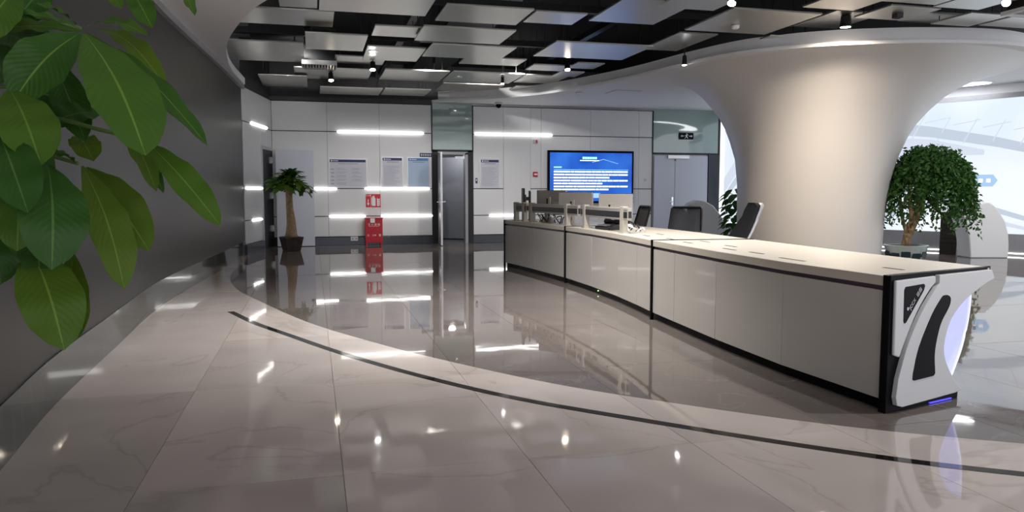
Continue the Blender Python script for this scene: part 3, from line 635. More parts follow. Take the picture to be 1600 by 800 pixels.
D1, P_1, top1 = desk(F1, 'curved console desk unit with the white end panel and black insets')
D2, P_2, top2 = desk(F2, 'middle curved console desk unit with a cream rail and green indicator')
D3, P_3, top3 = desk(F3, 'far curved console desk unit with its rounded end nearest the grey door')
# end panel of the first unit
e0 = Vector((3.11, 3.62)); ed = Vector((.963, .269)); en = Vector((.269, -.963))
def EP(off_):
    return lambda p: (*(e0+ed*p[0]+en*off_), p[1])
def eplate(name, pts, o0, o1, m, bevel=.004, par=None):
    bm = bmesh.new(); prism(bm, pts, EP(o0), EP(o1)); return P_1(bm, name, m, bevel, par=par)
arcp = [tuple(p) for p in catmull([(.985, .715), (.859, .679), (.66, .593), (.535, .487), (.485, .355), (.505, .256), (.597, .136), (.70, .05)], 5)]
eplate('end_panel_core', [(-.012, 0), (-.012, ZT+.006), (.955, ZT+.006), (1.0, .722)]+arcp+[(.70, .0)], 0, .03, 'black_gloss')
w1 = [(.012, .757), (.385, .765)]+[tuple(p) for p in catmull([(.389, .726), (.329, .684), (.215, .562), (.117, .41), (.07, .318)], 4)]+[(.018, .335)]
eplate('end_panel', w1, .03, .05, 'desk_white', .007)
w2 = [(.405, .768), (.955, .772), (.985, .722)]+arcp[:-1]+[(.69, .055), (.62, .045), (.10, .03), (.05, .045), (.036, .092)]+[tuple(p) for p in catmull([(.052, .194), (.099, .319), (.152, .425), (.246, .559), (.355, .675), (.405, .721)], 4)]
ep2 = eplate('end_panel', w2, .03, .06, 'desk_white', .008)
tri = eplate('black_inset', [(.085, .70), (.095, .718), (.265, .726), (.277, .715), (.268, .69), (.112, .515), (.098, .51), (.09, .52)], .05, .053, 'black_gloss', 0)
arcin = [tuple(p) for p in catmull([(.485, .648), (.515, .635), (.522, .61), (.505, .57), (.43, .476), (.387, .326), (.398, .191)], 4)]+[(.385, .178), (.195, .172), (.181, .179)]+[tuple(p) for p in catmull([(.184, .216), (.229, .362), (.34, .54), (.428, .633), (.455, .648)], 4)]
eplate('black_inset', arcin, .06, .063, 'black_gloss', 0)
ang = math.atan2(.15, .13)
mw = Matrix.Translation(Vector((*(e0+ed*.195+en*.0545), .635))-Vector((*F1[0], 0))) @ Matrix(((ed.x, 0, en.x, 0), (ed.y, 0, en.y, 0), (0, 1, 0, 0), (0, 0, 0, 1))) @ Matrix.Rotation(ang, 4, 'Z')
text('lettering', 'JCCX', .030, mw @ Matrix.Translation((-.035, .012, 0)), 'print_pale', tri)
for x0 in (.025, .055):                                 # two dense square characters, too small to read
    bm = bmesh.new()
    for a, b, c, e in ((0, .024, 0, .003), (0, .024, .021, .024), (0, .003, 0, .024), (.021, .024, 0, .024), (.004, .02, .0105, .0135), (.0105, .0135, .003, .021)): box(bm, x0+a, x0+b, c, e, 0, .0008)
    g = obj('lettering', bm, 'print_pale', tri); g.data.transform(mw)
eplate('logo_dot', [(.122+.010*math.cos(k*math.pi/4), .592+.010*math.sin(k*math.pi/4)) for k in range(8)], .053, .0545, 'print_pale', 0, par=tri)
# bulging acrylic back shell behind the end panel; emission imitates LED and display light
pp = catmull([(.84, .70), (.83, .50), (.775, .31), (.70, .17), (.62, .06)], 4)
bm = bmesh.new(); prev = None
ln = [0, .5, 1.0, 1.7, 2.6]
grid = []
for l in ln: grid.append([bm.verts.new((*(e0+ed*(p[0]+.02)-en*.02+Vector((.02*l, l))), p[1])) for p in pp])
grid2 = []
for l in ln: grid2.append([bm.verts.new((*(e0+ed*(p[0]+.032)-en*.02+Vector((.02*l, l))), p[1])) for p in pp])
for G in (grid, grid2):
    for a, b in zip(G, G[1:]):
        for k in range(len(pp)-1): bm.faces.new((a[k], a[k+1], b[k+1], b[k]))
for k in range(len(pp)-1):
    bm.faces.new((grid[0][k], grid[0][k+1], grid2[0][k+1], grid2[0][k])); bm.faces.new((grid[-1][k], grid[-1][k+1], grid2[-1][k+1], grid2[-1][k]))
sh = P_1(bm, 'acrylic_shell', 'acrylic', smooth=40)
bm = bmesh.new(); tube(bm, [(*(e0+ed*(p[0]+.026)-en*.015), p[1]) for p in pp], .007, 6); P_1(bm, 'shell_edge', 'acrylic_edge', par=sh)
bm = bmesh.new(); prism(bm, [(.4, .004), (.62, .004), (.62, .010), (.4, .010)], EP(-.01), EP(.04)); P_1(bm, 'blue_light', 'blue_led')
bm = bmesh.new(); tube(bm, [(3.33+.06, 8.85, .035), (3.33+.055, 8.85, .035)], .008, 8); P_2(bm, 'indicator_light', 'green_led')
# cable flap slots on the worktops
def slots(P, top, F, lst):
    for i, f, s, l in lst:
        a = Vector(F[i]).lerp(Vector(F[i+1]), f); d = (Vector(F[i+1])-Vector(F[i])).normalized(); n = Vector((d.y, -d.x)); c = a+n*s
        bm = bmesh.new(); zprism(bm, [tuple(c-d*l/2-n*.012), tuple(c+d*l/2-n*.012), tuple(c+d*l/2+n*.012), tuple(c-d*l/2+n*.012)], ZT-.002, ZT+.0015); P(bm, 'cable_slot', 'black_gloss', par=top)
slots(P_1, top1, F1, [(0, .35, .35, .16), (1, .15, .16, .3), (1, .75, .22, .2), (2, .2, .2, .22), (2, .6, .38, .2), (3, .3, .2, .2), (3, .5, .42, .2)])
slots(P_2, top2, F2, [(0, .4, .25, .2), (1, .4, .2, .2), (1, .8, .45, .2)])

# cream tool rails standing on the worktops
def frontpt(v, s):
    for a, b in zip(ALL, ALL[1:]):
        if a[1] <= v <= b[1]:
            f = (v-a[1])/(b[1]-a[1]); p = Vector(a).lerp(Vector(b), f); n = NR[a].lerp(NR[b], f); return p+n*s
def rail(v0, v1, posts, label):
    base = Vector((*frontpt(v0, .14), ZT)); t = thing('tool_rail', label, 'rail', base, 0, 'cream rails on the desk')
    A = frontpt(v0, .14); Bq = frontpt(v1, .14); d = (Bq-A).normalized(); n = Vector((d.y, -d.x)); L = (Bq-A).length
    def PB(name, m, s0, s1, o0, o1, z0, z1, bev=.003):
        bm = bmesh.new(); a = d*s0; b = d*s1; zprism(bm, [tuple(a+n*o0), tuple(b+n*o0), tuple(b+n*o1), tuple(a+n*o1)], z0, z1); return obj(name, bm, m, t, bevel=bev)
    r = PB('beam', 'rail_cream', 0, L, -.025, .025, .15, .29)
    for z0, z1, m in ((.265, .272, 'print_grey'), (.175, .245, 'black_plastic'), (.155, .162, 'print_grey')):
        bm = bmesh.new(); zprism(bm, [tuple(d*.02+n*-.028), tuple(d*(L-.02)+n*-.028), tuple(d*(L-.02)+n*-.02), tuple(d*.02+n*-.02)], z0, z1); obj('slot', bm, m, r)
    bm = bmesh.new(); zprism(bm, [tuple(d*-.006-n*.018), tuple(d*.002-n*.018), tuple(d*.002+n*.018), tuple(d*-.006+n*.018)], .175, .25); obj('end_slot', bm, 'black_plastic', r)
    for v in posts:
        s = (frontpt(v, .14)-A).length*(1 if v >= v0 else -1); PB('post', 'rail_cream', s-.045, s+.045, -.04, .03, 0, .305, .006); PB('foot', 'rail_cream', s-.06, s+.06, -.05, .06, 0, .012)
rail(8.05, 9.72, (8.22, 9.55), 'cream rail with black slot on the middle desk unit')
rail(9.82, 11.72, (10.22, 11.62), 'long cream rail with black slot on the far desk unit')
rail(11.85, 12.38, (11.95, 12.3), 'short cream rail at the rounded end of the far desk unit')

# monitors on arms (the cream backs face the viewer)
def monitor(c, rz, label, dark=False, w=.54, h=.32, ztop=1.24):
    t = thing('monitor', label, 'monitor', (c[0], c[1], ZT), rz, 'monitors on the desk'); z1 = ztop-ZT; z0 = z1-h
    bk = 'black_plastic' if dark else 'monitor_back'
    obj('back_shell', B((-w/2, w/2, -.022, 0, z0, z1)), bk, t, bevel=.008); obj('screen', B((-w/2+.008, w/2-.008, 0, .006, z0+.012, z1-.008)), 'black_gloss', t)
    obj('edge_trim', B((-w/2-.004, w/2+.004, -.006, .004, z1-.004, z1+.004), (w/2, w/2+.006, -.006, .004, z0, z1), (-w/2-.006, -w/2, -.006, .004, z0, z1)), 'chrome' if not dark else 'black_gloss', t)
    obj('lower_bump', B((-w*.3, w*.3, -.05, -.02, z0+.02, z0+.16)), bk, t, bevel=.012)
    p = obj('stand_post', B((-.03, .03, -.13, -.10, .0, z0+.22)), 'rail_cream' if not dark else 'black_plastic', t, bevel=.005); obj('cable_cover', B((-.03, -.004, -.135, -.13, z0+.02, z0+.2)), 'black_plastic', p)
    obj('arm', B((-.025, .025, -.11, -.04, z0+.06, z0+.12)), 'black_plastic', t); obj('foot', B((-.09, .09, -.2, -.02, 0, .014)), 'rail_cream' if not dark else 'black_plastic', t, bevel=.004)
monitor((3.89, 9.55), -R(52), 'cream backed monitor on the middle desk unit, beside the mesh chair', w=.50, ztop=1.225, h=.34)
monitor((3.70, 10.6), -R(44), 'cream backed monitor standing just past the joint of two desk units', w=.54, ztop=1.245, h=.33)
monitor((3.62, 11.45), -R(52), 'cream backed monitor on the far desk unit, in front of one half hidden', w=.5, ztop=1.27)
monitor((3.74, 11.98), -R(50), 'cream backed monitor mostly hidden behind another on the far desk unit', w=.5, ztop=1.275)
monitor((3.38, 12.36), R(80), 'black monitor seen edge-on at the rounded desk end', True, w=.34, ztop=1.31, h=.26)

# cables, phone and small things on the desk
def cable(path, r, label, m='black_plastic'):
    bm = bmesh.new(); tube(bm, [tuple(p) for p in catmull(path, 6)], r, 6); o = obj('cable', bm, m, smooth=60, loc=Vector(path[0])); tag(o, label, 'cable', 'loose cables on the desk')
rr = random.Random(11)
for k in range(7):
    v = 10.35+k*.19; p = [frontpt(v+rr.uniform(-.1, .1), .19+rr.uniform(0, .05)) for _ in range(4)]
    cable([(p[0].x, p[0].y, ZT+.012), (p[1].x+.02, p[1].y+.15, ZT+.03+rr.uniform(0, .12)), (p[2].x+.03, p[2].y+.05, ZT+.03+rr.uniform(0, .1)), (p[3].x+.04, p[3].y+.2, ZT+.012)], .009, 'loose black cable looping under the rail on the far desk unit')
for k in range(5):
    v = 8.2+k*.11; p = [frontpt(v+rr.uniform(-.06, .06), .22+rr.uniform(0, .15)) for _ in range(4)]
    cable([(p[0].x, p[0].y, ZT+.012), (p[1].x+.05, p[1].y+.12, ZT+.03+rr.uniform(0, .1)), (p[2].x+.06, p[2].y+.05, ZT+.03+rr.uniform(0, .06)), (p[3].x+.12, p[3].y+.1, ZT+.012)], .009, 'loose cable tangled under the rail on the middle desk unit', 'black_plastic' if k % 2 else 'print_white')
c = frontpt(9.05, .26); t = thing('desk_phone', 'black desk phone with handset lying under the cream rail', 'phone', (c.x, c.y, ZT), R(95))
bm = bmesh.new(); prism(bm, [(-.11, 0), (.11, 0), (.11, .035), (-.11, .09)], lambda p: (-.2, p[0], p[1]), lambda p: (.2, p[0], p[1])); obj('base', bm, 'black_plastic', t, bevel=.008)
obj('handset', T(([(-.2, -.05, .09), (-.17, -.05, .105), (0, -.05, .10), (.17, -.05, .105), (.2, -.05, .09)], [.035, .035, .02, .035, .035])), 'black_gloss', t, smooth=50)
obj('keypad', B((-.05, .16, .0, .09, .045, .06)), 'print_grey', t)
c = frontpt(11.0, .2); t = thing('pen_cup', 'grey wire pen cup between the cables on the far desk unit', 'cup', (c.x, c.y, ZT)); obj('cup', Lth([(.04, 0), (.045, .1), (.04, .1), (.036, .01)], 16), 'frame_grey', t); obj('rim', Lth([(.046, .095), (.046, .103), (.043, .103), (.043, .095)], 16), 'chrome', t)
c = frontpt(9.12, .50); t = thing('tablet_stand', 'small black tablet leaning on a stand behind the rail', 'tablet', (c.x, c.y, ZT), R(100))
bm = bmesh.new(); prism(bm, [(-.03, .0), (-.015, .0), (.06, .2), (.045, .2)], lambda p: (-.1, p[0], p[1]), lambda p: (.1, p[0], p[1])); obj('slab', bm, 'black_gloss', t); obj('stand', B((-.06, .06, -.03, .09, 0, .012)), 'black_plastic', t)

# ------------------------------------------------------------------ chairs behind the desk
def chair(loc, rz, label, kind):
    t = thing('office_chair', label, 'chair', (*loc, 0), rz, 'swivel chairs behind the desk')   # faces +x
    hub = obj('star_base', Lth([(.04, .07), (.045, .13), (.03, .14)], 14), 'black_plastic', t)
    for k in range(5):
        a = 2*math.pi*k/5; c, s = math.cos(a), math.sin(a)
        obj('leg', T(([(.03*c, .03*s, .11), (.3*c, .3*s, .075)], [.022, .015])), 'black_plastic', t); obj('caster', T(([(.3*c-.02*s, .3*s+.02*c, .03), (.3*c+.02*s, .3*s-.02*c, .03)], .03, 12)), 'black_plastic', t)
    obj('gas_lift', T(([(0, 0, .12), (0, 0, .42)], .025, 12)), 'chrome', t)
    bm = bmesh.new(); n = 24
    pts = [(.02+.25*math.copysign(abs(math.cos(2*math.pi*k/n))**.6, math.cos(2*math.pi*k/n)), .25*math.copysign(abs(math.sin(2*math.pi*k/n))**.6, math.sin(2*math.pi*k/n))) for k in range(n)]
    zprism(bm, pts, .42, .50); obj('seat', bm, 'black_fabric', t, bevel=.025)
    for s in (-1, 1):
        obj('armrest', B((-.1, .18, s*.29-.035, s*.29+.035, .66, .69)), 'black_plastic', t, bevel=.01); obj('arm_post', T(([(0, s*.24, .45), (0, s*.29, .5), (0, s*.29, .66)], .016)), 'black_plastic', t)
    if kind == 'mesh':
        def bp(y, f): return (-.24-.16*f, y, .5+.52*f)
        w = lambda f: .25-.03*f
        path = [bp(-w(.05), .05), bp(-w(.5), .5), bp(-w(.97), .97), bp(-w(1)*.9, 1), bp(w(1)*.9, 1), bp(w(.97), .97), bp(w(.5), .5), bp(w(.05), .05), bp(-w(.05), .05)]
        obj('back_frame', T((path, .018)), 'black_plastic', t, smooth=50)
        bm = bmesh.new(); G = [[bm.verts.new((bp(w(f)*y, f)[0]-.03*(1-y*y), w(f)*y, .5+.52*f)) for y in (-1, -.5, 0, .5, 1)] for f in (.06, .3, .55, .8, .99)]
        for a, b in zip(G, G[1:]):
            for k in range(4): bm.faces.new((a[k], a[k+1], b[k+1], b[k]))
        o = obj('back_mesh', bm, 'mesh_grey', t, smooth=True); sm = o.modifiers.new('s', 'SOLIDIFY'); sm.thickness = .006
        obj('lumbar_bar', T(([bp(-.22, .3), (bp(0, .3)[0]-.05, 0, .66), bp(.22, .3)], .015)), 'black_plastic', t); obj('back_spine', T(([(-.05, 0, .40), (-.28, 0, .42), (-.36, 0, .66)], .025)), 'black_plastic', t)
    else:
        prof = [(-.16, .50), (-.22, .62), (-.30, .76), (-.375, .89), (-.40, .94), (-.43, 1.02), (-.455, 1.08), (-.45, 1.115)]
        ws_ = [.22, .235, .23, .19, .165, .17, .15, .10]
        def shell(o0, o1, sc, m, name):
            bm = bmesh.new(); rings = []
            for (x, z), w in zip(prof, ws_):
                w *= sc; ring = []
                for sgn, o_ in ((1, o0), (-1, o1)):
                    ys = [-1, -.6, 0, .6, 1] if sgn == 1 else [1, .6, 0, -.6, -1]
                    for y in ys: ring.append(bm.verts.new((x+o_*(1-.4*y*y)+.05*y*y, w*y, z)))
                rings.append(ring)
            for a, b in zip(rings, rings[1:]):
                for k in range(10): bm.faces.new((a[k], a[(k+1) % 10], b[(k+1) % 10], b[k]))
            bm.faces.new(rings[0]); bm.faces.new(rings[-1][::-1]); return obj(name, bm, m, t, smooth=60)
        shell(.0, -.05, 1.06, 'desk_white', 'back_shell'); shell(.075, .005, 1.0, 'black_fabric', 'back_cushion')
        obj('back_spine', T(([(-.05, 0, .40), (-.26, 0, .42), (-.30, 0, .6)], .03)), 'desk_white', t)
chair((4.75, 11.4), R(178), 'black mesh-back chair by the cream monitors, seen half from the side', 'mesh')
chair((5.1, 10.1), R(228), 'black mesh-back chair with pale grey see-through mesh behind the middle desk unit', 'mesh')
chair((5.02, 8.72), R(172), 'black chair with white shell and headrest against the white column', 'exec')

# ------------------------------------------------------------------ lamps
def spot(loc, aim, power, label, warm=True, size=75, r=.055, hang=None):
    loc = Vector(loc); t = thing('spot_lamp', label, 'spotlight', loc, 0, 'black ceiling spotlights'); d = (Vector(aim)-loc).normalized()
    tube_ = bmesh.new(); tube(tube_, [-d*.16, -d*.15, -d*.02, Vector((0, 0, 0))], [r*.6, r*.85, r, r*1.02], 16, cap=True); obj('housing', tube_, 'black_metal', t, smooth=40)
    bm = bmesh.new(); tube(bm, [d*.001, d*.006], r*.86, 16); obj('lens', bm, 'lens_warm' if warm else 'lens_cool', t)
    obj('stem', T(([-d*.08, Vector((-d.x*.08, -d.y*.08, 4.25-loc.z))], .01, 8)), 'black_metal', t)
    ld = bpy.data.lights.new('spot_light', 'SPOT'); ld.energy = power; ld.color = (1, .84, .66) if warm else (1, .97, .93); ld.spot_size = R(size); ld.spot_blend = .7; ld.shadow_soft_size = .05
    lo = bpy.data.objects.new('spot_light', ld); C.objects.link(lo); lo.parent = t; lo.location = d*.03; lo.rotation_euler = d.to_track_quat('-Z', 'Y').to_euler()
spot((.4, 15.9, 3.46), (.5, 14.6, 0), 45, 'lit spotlight between ceiling panels, above the pot plant by the corner')
spot((1.12, 14.6, 3.5), (1.0, 13.4, 0), 45, 'lit spotlight beside the ceiling panel next to the air grille', False)
spot((4.6, 13.7, 3.5), (4.4, 12.4, 0), 45, 'lit spotlight among the panels above the far desk unit')
spot((4.9, 8.45, 3.50), (3.6, 7.2, .7), 45, 'lit cool spotlight above the joint of the desk units', False)
spot((7.3, 9.5, 3.56), (7.45, 9.72, 0), 215, 'lit warm spotlight aimed at the column, above the soffit lip', True, 165, .08)
spot((8.05, 7.6, 3.5), (5.0, 5.5, .7), 45, 'lit cool spotlight past the column lip, beside the square ceiling frame', False)
spot((6.1, 12.0, 3.38), (6.0, 11.8, 0), 25, 'thin black pendant spotlight hanging below the soffit edge', False, 60, .04)
spot((3.87, 15.75, 3.5), (3.9, 15.8, 0), 40, 'tiny lit spotlight at a panel corner above the wall display', False, 70, .035)
for k, (u, v) in enumerate([(.6, 7.4), (2.6, 7.6), (4.4, 6.2), (.9, 5.0), (2.6, 4.4), (4.5, 3.2), (.8, 2.4), (2.8, 1.6), (.3, .2)]):
    spot((u, v, 3.42), (u+.1, v+.2, 0), 130 if u > 3 else 290, 'lit cool spotlight hung over the white marble floor', False, 120)
spot((11.6, 8.4, 3.5), (12.2, 11.4, .4), 160, 'added out-of-view cool spotlight beyond the column, aimed at the white arch foot', False, 80)  # added out of view to brighten the arch foot
for u, v in ((-.25, 14.2), (2.3, 14.9), (4.1, 15.0)): spot((u, v, 3.75), (u+.2, 18.4, 1.0), 105, 'added wash spotlight aimed at the white panelled back wall', False, 110)  # washers added between the panels to brighten the back wall
for loc, lab in (((1.06, 13.6, 3.66), 'round downlight in the panel beside the air grille'), ((2.96, 15.9, 3.62), 'round downlight in the panel near the green glass')):
    t = thing('downlight', lab, 'downlight', loc, 0, 'downlights set into ceiling panels'); obj('ring', Lth([(.06, -.008), (.085, -.008), (.085, 0), (.06, 0)], 20), 'chrome', t); obj('lens', Lth([(.06, -.006), (.06, -.002)], 20), 'lens_warm', t)

# ------------------------------------------------------------------ plants
def leafmesh(name, L, w, sag, fold, m, nl=9, blunt=.8, widest=.58):
    """leaf along +y, upper side +z"""
    me = bpy.data.meshes.new(name); vs = []; fs = []; uv = []; cols = (-1, -.5, 0, .5, 1)
    for i in range(nl+1):
        t = i/nl; e = math.log(.5)/math.log(widest); prof = math.sin(math.pi*t**e)**blunt if 0 < t < 1 else 0
        hw = max(.02*(1-t), prof)*w/2 if i else w*.03
        for c in cols: vs.append((c*hw, t*L, -sag*t*t+fold*abs(c)*hw)); uv.append((.5+.5*c, t))
    for i in range(nl):
        for k in range(4): a = i*5+k; fs.append((a, a+1, a+6, a+5))
    me.from_pydata(vs, [], fs); ul = me.uv_layers.new(name='UVMap')
    for lp in me.loops: ul.data[lp.index].uv = uv[lp.vertex_index]
    for p in me.polygons: p.use_smooth = True
    me.materials.append(M[m]); return me
def orient(base, ax, nor):
    y = Vector(ax).normalized(); z = (Vector(nor)-y*y.dot(Vector(nor))).normalized(); x = y.cross(z)
    return Matrix(((x.x, y.x, z.x, base[0]), (x.y, y.y, z.y, base[1]), (x.z, y.z, z.z, base[2]), (0, 0, 0, 1)))
def put(me, mw, parent, name='leaf'):
    o = bpy.data.objects.new(name, me); C.objects.link(o); o.parent = parent; o.matrix_local = mw; return o

# money tree in the corner: trunk and palmate leaves
def money_tree(loc, label):
    t = thing('money_tree', label, 'plant', (*loc, 0), R(20)); rr = random.Random(2)
    bm = bmesh.new(); prism(bm, [(-.15, 0), (.15, 0), (.2, .27), (.21, .30), (-.21, .30), (-.2, .27)], lambda p: (p[0], -.15-.17*p[1], p[1]), lambda p: (p[0], .15+.17*p[1], p[1])); obj('pot', bm, 'dark_pot', t, bevel=.012)
    obj('soil', B((-.18, .18, -.18, .18, .285, .303)), 'soil', t)
    bm = bmesh.new(); tube(bm, [(0, 0, .28), (0, 0, .36), (.005, 0, .6), (-.02, .01, .9), (-.03, 0, 1.15), (-.03, 0, 1.33)], [.15, .12, .095, .075, .07, .075], 14); obj('trunk', bm, 'trunk', t, smooth='all')
    top = Vector((-.03, 0, 1.33)); lm = [leafmesh('leaf', .27, .115, .08, .25, 'leaf_palm', 5), leafmesh('leaf', .31, .125, .11, .25, 'leaf_palm', 5), leafmesh('leaf', .26, .10, .05, .2, 'leaf_dark', 5)]
    for h in range(30):
        a = h*2.399; el = R(rr.uniform(-8, 85)); L = rr.uniform(.15, .36); dr = Vector((math.cos(a)*math.cos(el), math.sin(a)*math.cos(el), math.sin(el)*.9)); hub = top+dr*L+Vector((0, 0, .0))
        obj('branch', T(([top, top+dr*L*.6+Vector((0, 0, .04)), hub], [.014, .008, .005], 5)), 'stem_green', t)
        for k in range(6):
            b = a+k*2*math.pi/6+rr.uniform(-.2, .2); ax = Vector((math.cos(b), math.sin(b), rr.uniform(-.65, .45)))+dr*.5; put(rr.choice(lm), orient(hub, ax, Vector((0, 0, 1))+dr*.4), t)
    return t
money_tree((-.46, 17.0), 'money tree with thick trunk in a dark pot before the white door leaf')

# weeping fig in a ceramic bowl
def ficus(loc):
    t = thing('ficus_tree', 'bushy weeping fig with twisted trunk in a pale ceramic bowl', 'plant', (*loc, 0)); rr = random.Random(4)
    obj('bowl', Lth([(.22, 0), (.26, .03), (.32, .16), (.355, .27), (.37, .30), (.35, .305), (.33, .27)], 32), 'ceramic', t, smooth=50)
    obj('soil', Lth([(.335, .27), (.335, .285)], 24), 'soil', t)
    for k in range(11):
        a = 2*math.pi*k/11; bm = bmesh.new(); c = Vector((.31*math.cos(a), .31*math.sin(a), .12+.03*(k % 2))); ta = Vector((-math.sin(a), math.cos(a), 0)); n = Vector((math.cos(a)*.95, math.sin(a)*.95, -.3)); up = Vector((math.cos(a)*.28, math.sin(a)*.28, .95))
        vs = [bm.verts.new(c+ta*.075*math.cos(q*math.pi/4)*(1+.4*(q % 2))+up*.055*math.sin(q*math.pi/4)*(1+.3*(q % 2))+n*.012) for q in range(8)]; vb = [bm.verts.new(v.co-n*.02) for v in vs]
        bm.faces.new(vs)
        for q in range(8): bm.faces.new((vs[q], vs[(q+1) % 8], vb[(q+1) % 8], vb[q]))
        obj('leaf_motif', bm, 'ceramic_ink', t)
    rt = Vector((.968, -.25, 0)); cc = Vector((0, 0, 0))+rt*.36
    stems = [[(0, 0, .27), (.03, 0, .5), (.10, -.02, .75), (.05, 0, 1.05), (.0, .0, 1.5)], [(0, 0, .27), (.06, 0, .48), (.17, -.05, .8), (.28, -.05, 1.15), (.38, -.1, 1.6)], [(.02, 0, .45), (.15, .05, .8), (.3, .05, 1.1), (.55, -.1, 1.5)], [(.02, 0, .5), (-.02, .1, .8), (-.08, .1, 1.2), (-.1, .1, 1.45)]]
    for s, r in zip(stems, (.085, .075, .05, .04)): bm = bmesh.new(); p = catmull(s, 4); tube(bm, p, [r*(1-.75*i/(len(p)-1)) for i in range(len(p))], 10); obj('trunk', bm, 'trunk', t, smooth='all')
    bm = bmesh.new(); uvl = bm.loops.layers.uv.new('UVMap')
    for s in range(560):                               # hanging twigs clothed in small leaves
        a = rr.uniform(0, 2*math.pi); q = math.sqrt(rr.random()); x = .74*q*math.cos(a); y = .62*q*math.sin(a); ztop = 1.47+.66*math.sqrt(max(0, 1-q*q))*rr.uniform(.75, 1.0); ln = rr.uniform(.25, .6)+(.75*rr.random() if q > .55 else 0)
        if x > .5: ln *= .8
        for k in range(int(ln/.04)):
            z = ztop-k*.04; p = cc+Vector((x*(1+.25*k*.04), y*(1+.25*k*.04), z))+Vector((rr.uniform(-.05, .05), rr.uniform(-.05, .05), 0))
            d = Vector((rr.uniform(-1, 1), rr.uniform(-1, 1), rr.uniform(-1.3, .1))).normalized(); n = d.cross(Vector((rr.uniform(-1, 1), rr.uniform(-1, 1), .3))).normalized(); L = rr.uniform(.07, .105); w = L*.26; m = d.cross(n)
            v = [bm.verts.new(c) for c in (p, p+d*L*.45+n*w, p+d*L, p+d*L*.45-n*w)]; f = bm.faces.new(v)
            for lp, u in zip(f.loops, ((.5, 0), (1, .5), (.5, 1), (0, .5))): lp[uvl].uv = u
    me = bpy.data.meshes.new('foliage'); bm.to_mesh(me); bm.free(); me.materials.append(M['leaf_dark']); o = bpy.data.objects.new('foliage', me); C.objects.link(o); o.parent = t; o['kind'] = 'stuff'
ficus((10.32, 11.58))

# leafy plant half hidden by the column
t = thing('leafy_plant', 'tall glossy-leaved plant peeping out beside the column behind the white chair', 'plant', (8.72, 14.6, 0)); rr = random.Random(9)
obj('pot', Lth([(.16, 0), (.22, .32), (.235, .36), (.21, .36), (.2, .32)], 24), 'ceramic', t, smooth=40); obj('stem', T(([(0, 0, .3), (.02, 0, .8), (0, .02, 1.35)], [.03, .02, .01])), 'trunk', t)
lm = leafmesh('leaf', .26, .17, .07, .2, 'leaf_dark', 6, widest=.45)
for k in range(64):
    a = k*2.399; z = .42+.0145*k; r = .20*(1-.25*abs(z-.9)); hub = Vector((math.cos(a)*r, math.sin(a)*r, z)); put(lm, orient(hub, (math.cos(a), math.sin(a), rr.uniform(-.7, .1)), (math.cos(a)*.5, math.sin(a)*.5, 1)), t)
    if k % 4 == 0: obj('petiole', T(([(0, 0, z-.08), hub], .006, 5)), 'stem_green', t)

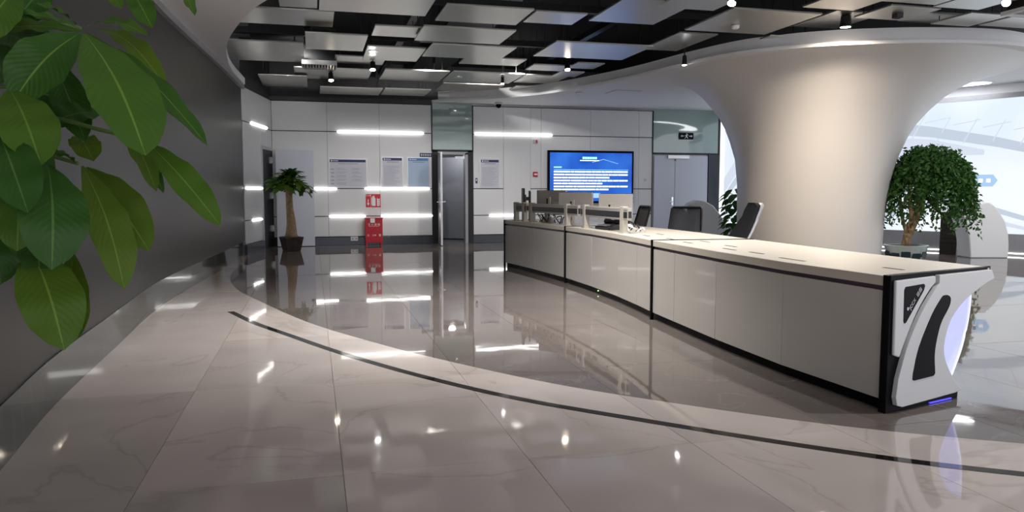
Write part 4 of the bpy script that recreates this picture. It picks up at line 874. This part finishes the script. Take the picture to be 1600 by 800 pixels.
# money tree right beside the viewer: single big leaves
LEAVES = [((-0.287, 1.128, 1.458), (-0.376, 1.099, 1.449), 0.022), ((-0.283, 1.107, 1.458), (-0.346, 1.072, 1.465), 0.011), ((-0.297, 1.153, 1.469), (-0.33, 1.111, 1.485), 0.019),
 ((-0.275, 1.073, 1.446), (-0.332, 1.028, 1.362), 0.06), ((-0.255, 1.015, 1.435), (-0.182, 0.932, 1.298), 0.073), ((-0.273, 1.093, 1.45), (-0.129, 0.992, 1.313), 0.029),
 ((-0.275, 1.105, 1.46), (-0.193, 1.03, 1.439), 0.02), ((-0.279, 1.169, 1.47), (-0.186, 1.086, 1.39), 0.029), ((-0.274, 1.168, 1.356), (-0.328, 1.129, 1.337), 0.04),
 ((-0.32, 1.209, 1.329), (-0.285, 1.145, 1.293), 0.034), ((-0.249, 1.109, 1.346), (-0.19, 1.034, 1.256), 0.025), ((-0.198, 1.041, 1.312), (-0.11, 0.958, 1.216), 0.032),
 ((-0.218, 1.119, 1.308), (-0.184, 1.053, 1.252), 0.012), ((-0.284, 1.092, 1.283), (-0.226, 1.013, 1.142), 0.046), ((-0.296, 1.157, 1.283), (-0.21, 1.074, 1.18), 0.05),
 ((-0.298, 1.117, 1.286), (-0.321, 1.072, 1.295), 0.022), ((-0.293, 0.991, 1.281), (-0.275, 0.925, 1.173), 0.062), ((-0.336, 1.043, 1.284), (-0.325, 0.98, 1.189), 0.051),
 ((-0.341, 1.067, 1.183), (-0.288, 0.992, 1.072), 0.063), ((-0.302, 1.098, 1.174), (-0.282, 1.032, 1.077), 0.035), ((-0.338, 1.088, 1.192), (-0.319, 1.027, 1.148), 0.04),
 ((-0.341, 1.031, 1.37), (-0.292, 0.959, 1.284), 0.056), ((-0.341, 0.986, 1.321), (-0.293, 0.914, 1.233), 0.047), ((-0.407, 1.14, 1.225), (-0.353, 1.069, 1.173), 0.038),
 ((-0.431, 1.228, 1.461), (-0.337, 1.149, 1.424), 0.053), ((-0.381, 1.255, 1.442), (-0.31, 1.177, 1.346), 0.055), ((-0.344, 1.223, 1.42), (-0.296, 1.151, 1.323), 0.041),
 ((-0.223, 1.117, 1.509), (-0.189, 1.051, 1.454), 0.027), ((-0.174, 1.126, 1.523), (-0.141, 1.061, 1.474), 0.014), ((-0.274, 1.172, 1.525), (-0.235, 1.107, 1.487), 0.019),
 ((-0.346, 1.096, 1.502), (-0.373, 1.045, 1.429), 0.048), ((-0.34, 1.201, 1.538), (-0.374, 1.152, 1.466), 0.044), ((-0.388, 1.067, 1.281), (-0.341, 0.996, 1.197), 0.047),
 ((-0.514, 1.413, 1.554), (-0.517, 1.364, 1.452), 0.062), ((-0.414, 1.265, 1.504), (-0.433, 1.219, 1.397), 0.056), ((-0.424, 1.33, 1.509), (-0.395, 1.274, 1.425), 0.071), ((-0.385, 1.242, 1.47), (-0.37, 1.188, 1.361), 0.054), ((-0.454, 1.258, 1.441), (-0.458, 1.21, 1.354), 0.056), ((-0.467, 1.294, 1.427), (-0.454, 1.242, 1.345), 0.047), ((-0.431, 1.357, 1.407), (-0.442, 1.309, 1.287), 0.071), ((-0.516, 1.392, 1.388), (-0.485, 1.332, 1.271), 0.061),
 ((-0.412, 1.288, 1.35), (-0.393, 1.232, 1.243), 0.067), ((-0.428, 1.243, 1.325), (-0.432, 1.194, 1.227), 0.055), ((-0.51, 1.38, 1.309), (-0.482, 1.324, 1.221), 0.061), ((-0.461, 1.333, 1.279), (-0.455, 1.282, 1.189), 0.049), ((-0.48, 1.377, 1.225), (-0.464, 1.322, 1.116), 0.056), ((-0.466, 1.338, 1.202), (-0.455, 1.287, 1.125), 0.063)]
t = thing('money_tree', 'money tree with big bright green leaves close in front of the dark wall', 'plant', (-.60, 1.25, 0)); org = Vector((-.60, 1.25, 0)); rr = random.Random(6)
obj('pot', Lth([(.12, 0), (.17, .3), (.18, .34), (.16, .34), (.155, .3)], 28), 'dark_pot', t, smooth=40); obj('soil', Lth([(.157, .29), (.157, .31)], 24), 'soil', t)
bm = bmesh.new(); tube(bm, [(0, 0, .28), (.0, 0, .5), (.01, 0, .8), (.0, 0, 1.1), (.0, 0, 1.5)], [.06, .045, .035, .03, .02], 12); obj('trunk', bm, 'trunk', t, smooth='all')
hubs = []
for LN, (b, tip, w) in enumerate(LEAVES):
    b = Vector(b)-org; tip = Vector(tip)-org; ax = tip-b; L = ax.length*1.06
    mid = (b+tip)/2+org; nor = (Vector((0, 0, 1.25))-mid).normalized()*.75+Vector((0, 0, .75))+Vector((rr.uniform(-.3, .3), rr.uniform(-.3, .3), rr.uniform(-.1, .2)))
    sag = L*rr.uniform(.05, .14); nn = (nor-ax.normalized()*nor.dot(ax.normalized())).normalized()
    me = leafmesh('leaf', L, w*1.12, 0, rr.uniform(.12, .32), 'leaf_lime' if LN in (7, 9, 10, 13, 14, 18, 19, 23) else 'leaf_deep' if LN in (8, 16, 20, 22, 24, 25, 26, 31, 32) or LN > 32 else 'leaf_big', 16, blunt=.62, widest=.6)
    for v in me.vertices:                              # arch: rise in the middle, back down at the tip
        f = v.co.y/L; v.co.z += sag*math.sin(math.pi*f)+.0025*math.sin(f*22+w*900)*abs(v.co.x)/(w/2)
    put(me, orient(b, ax, nn), t); hubs.append(b)
for hb in ((-.287, 1.129, 1.462), (-.295, 1.116, 1.287), (-.317, 1.035, 1.286), (-.345, 1.08, 1.190), (-.27, 1.178, 1.358), (-.215, 1.045, 1.318), (-.30, 1.19, 1.53)):
    b = Vector(hb)-org; obj('petiole', T(([tuple(p) for p in catmull([(0, 0, min(1.48, b.z-.05)), (b.x*.5, b.y*.5, b.z+.035), tuple(b)], 5)], .0028, 6)), 'stem_green', t, smooth='all')
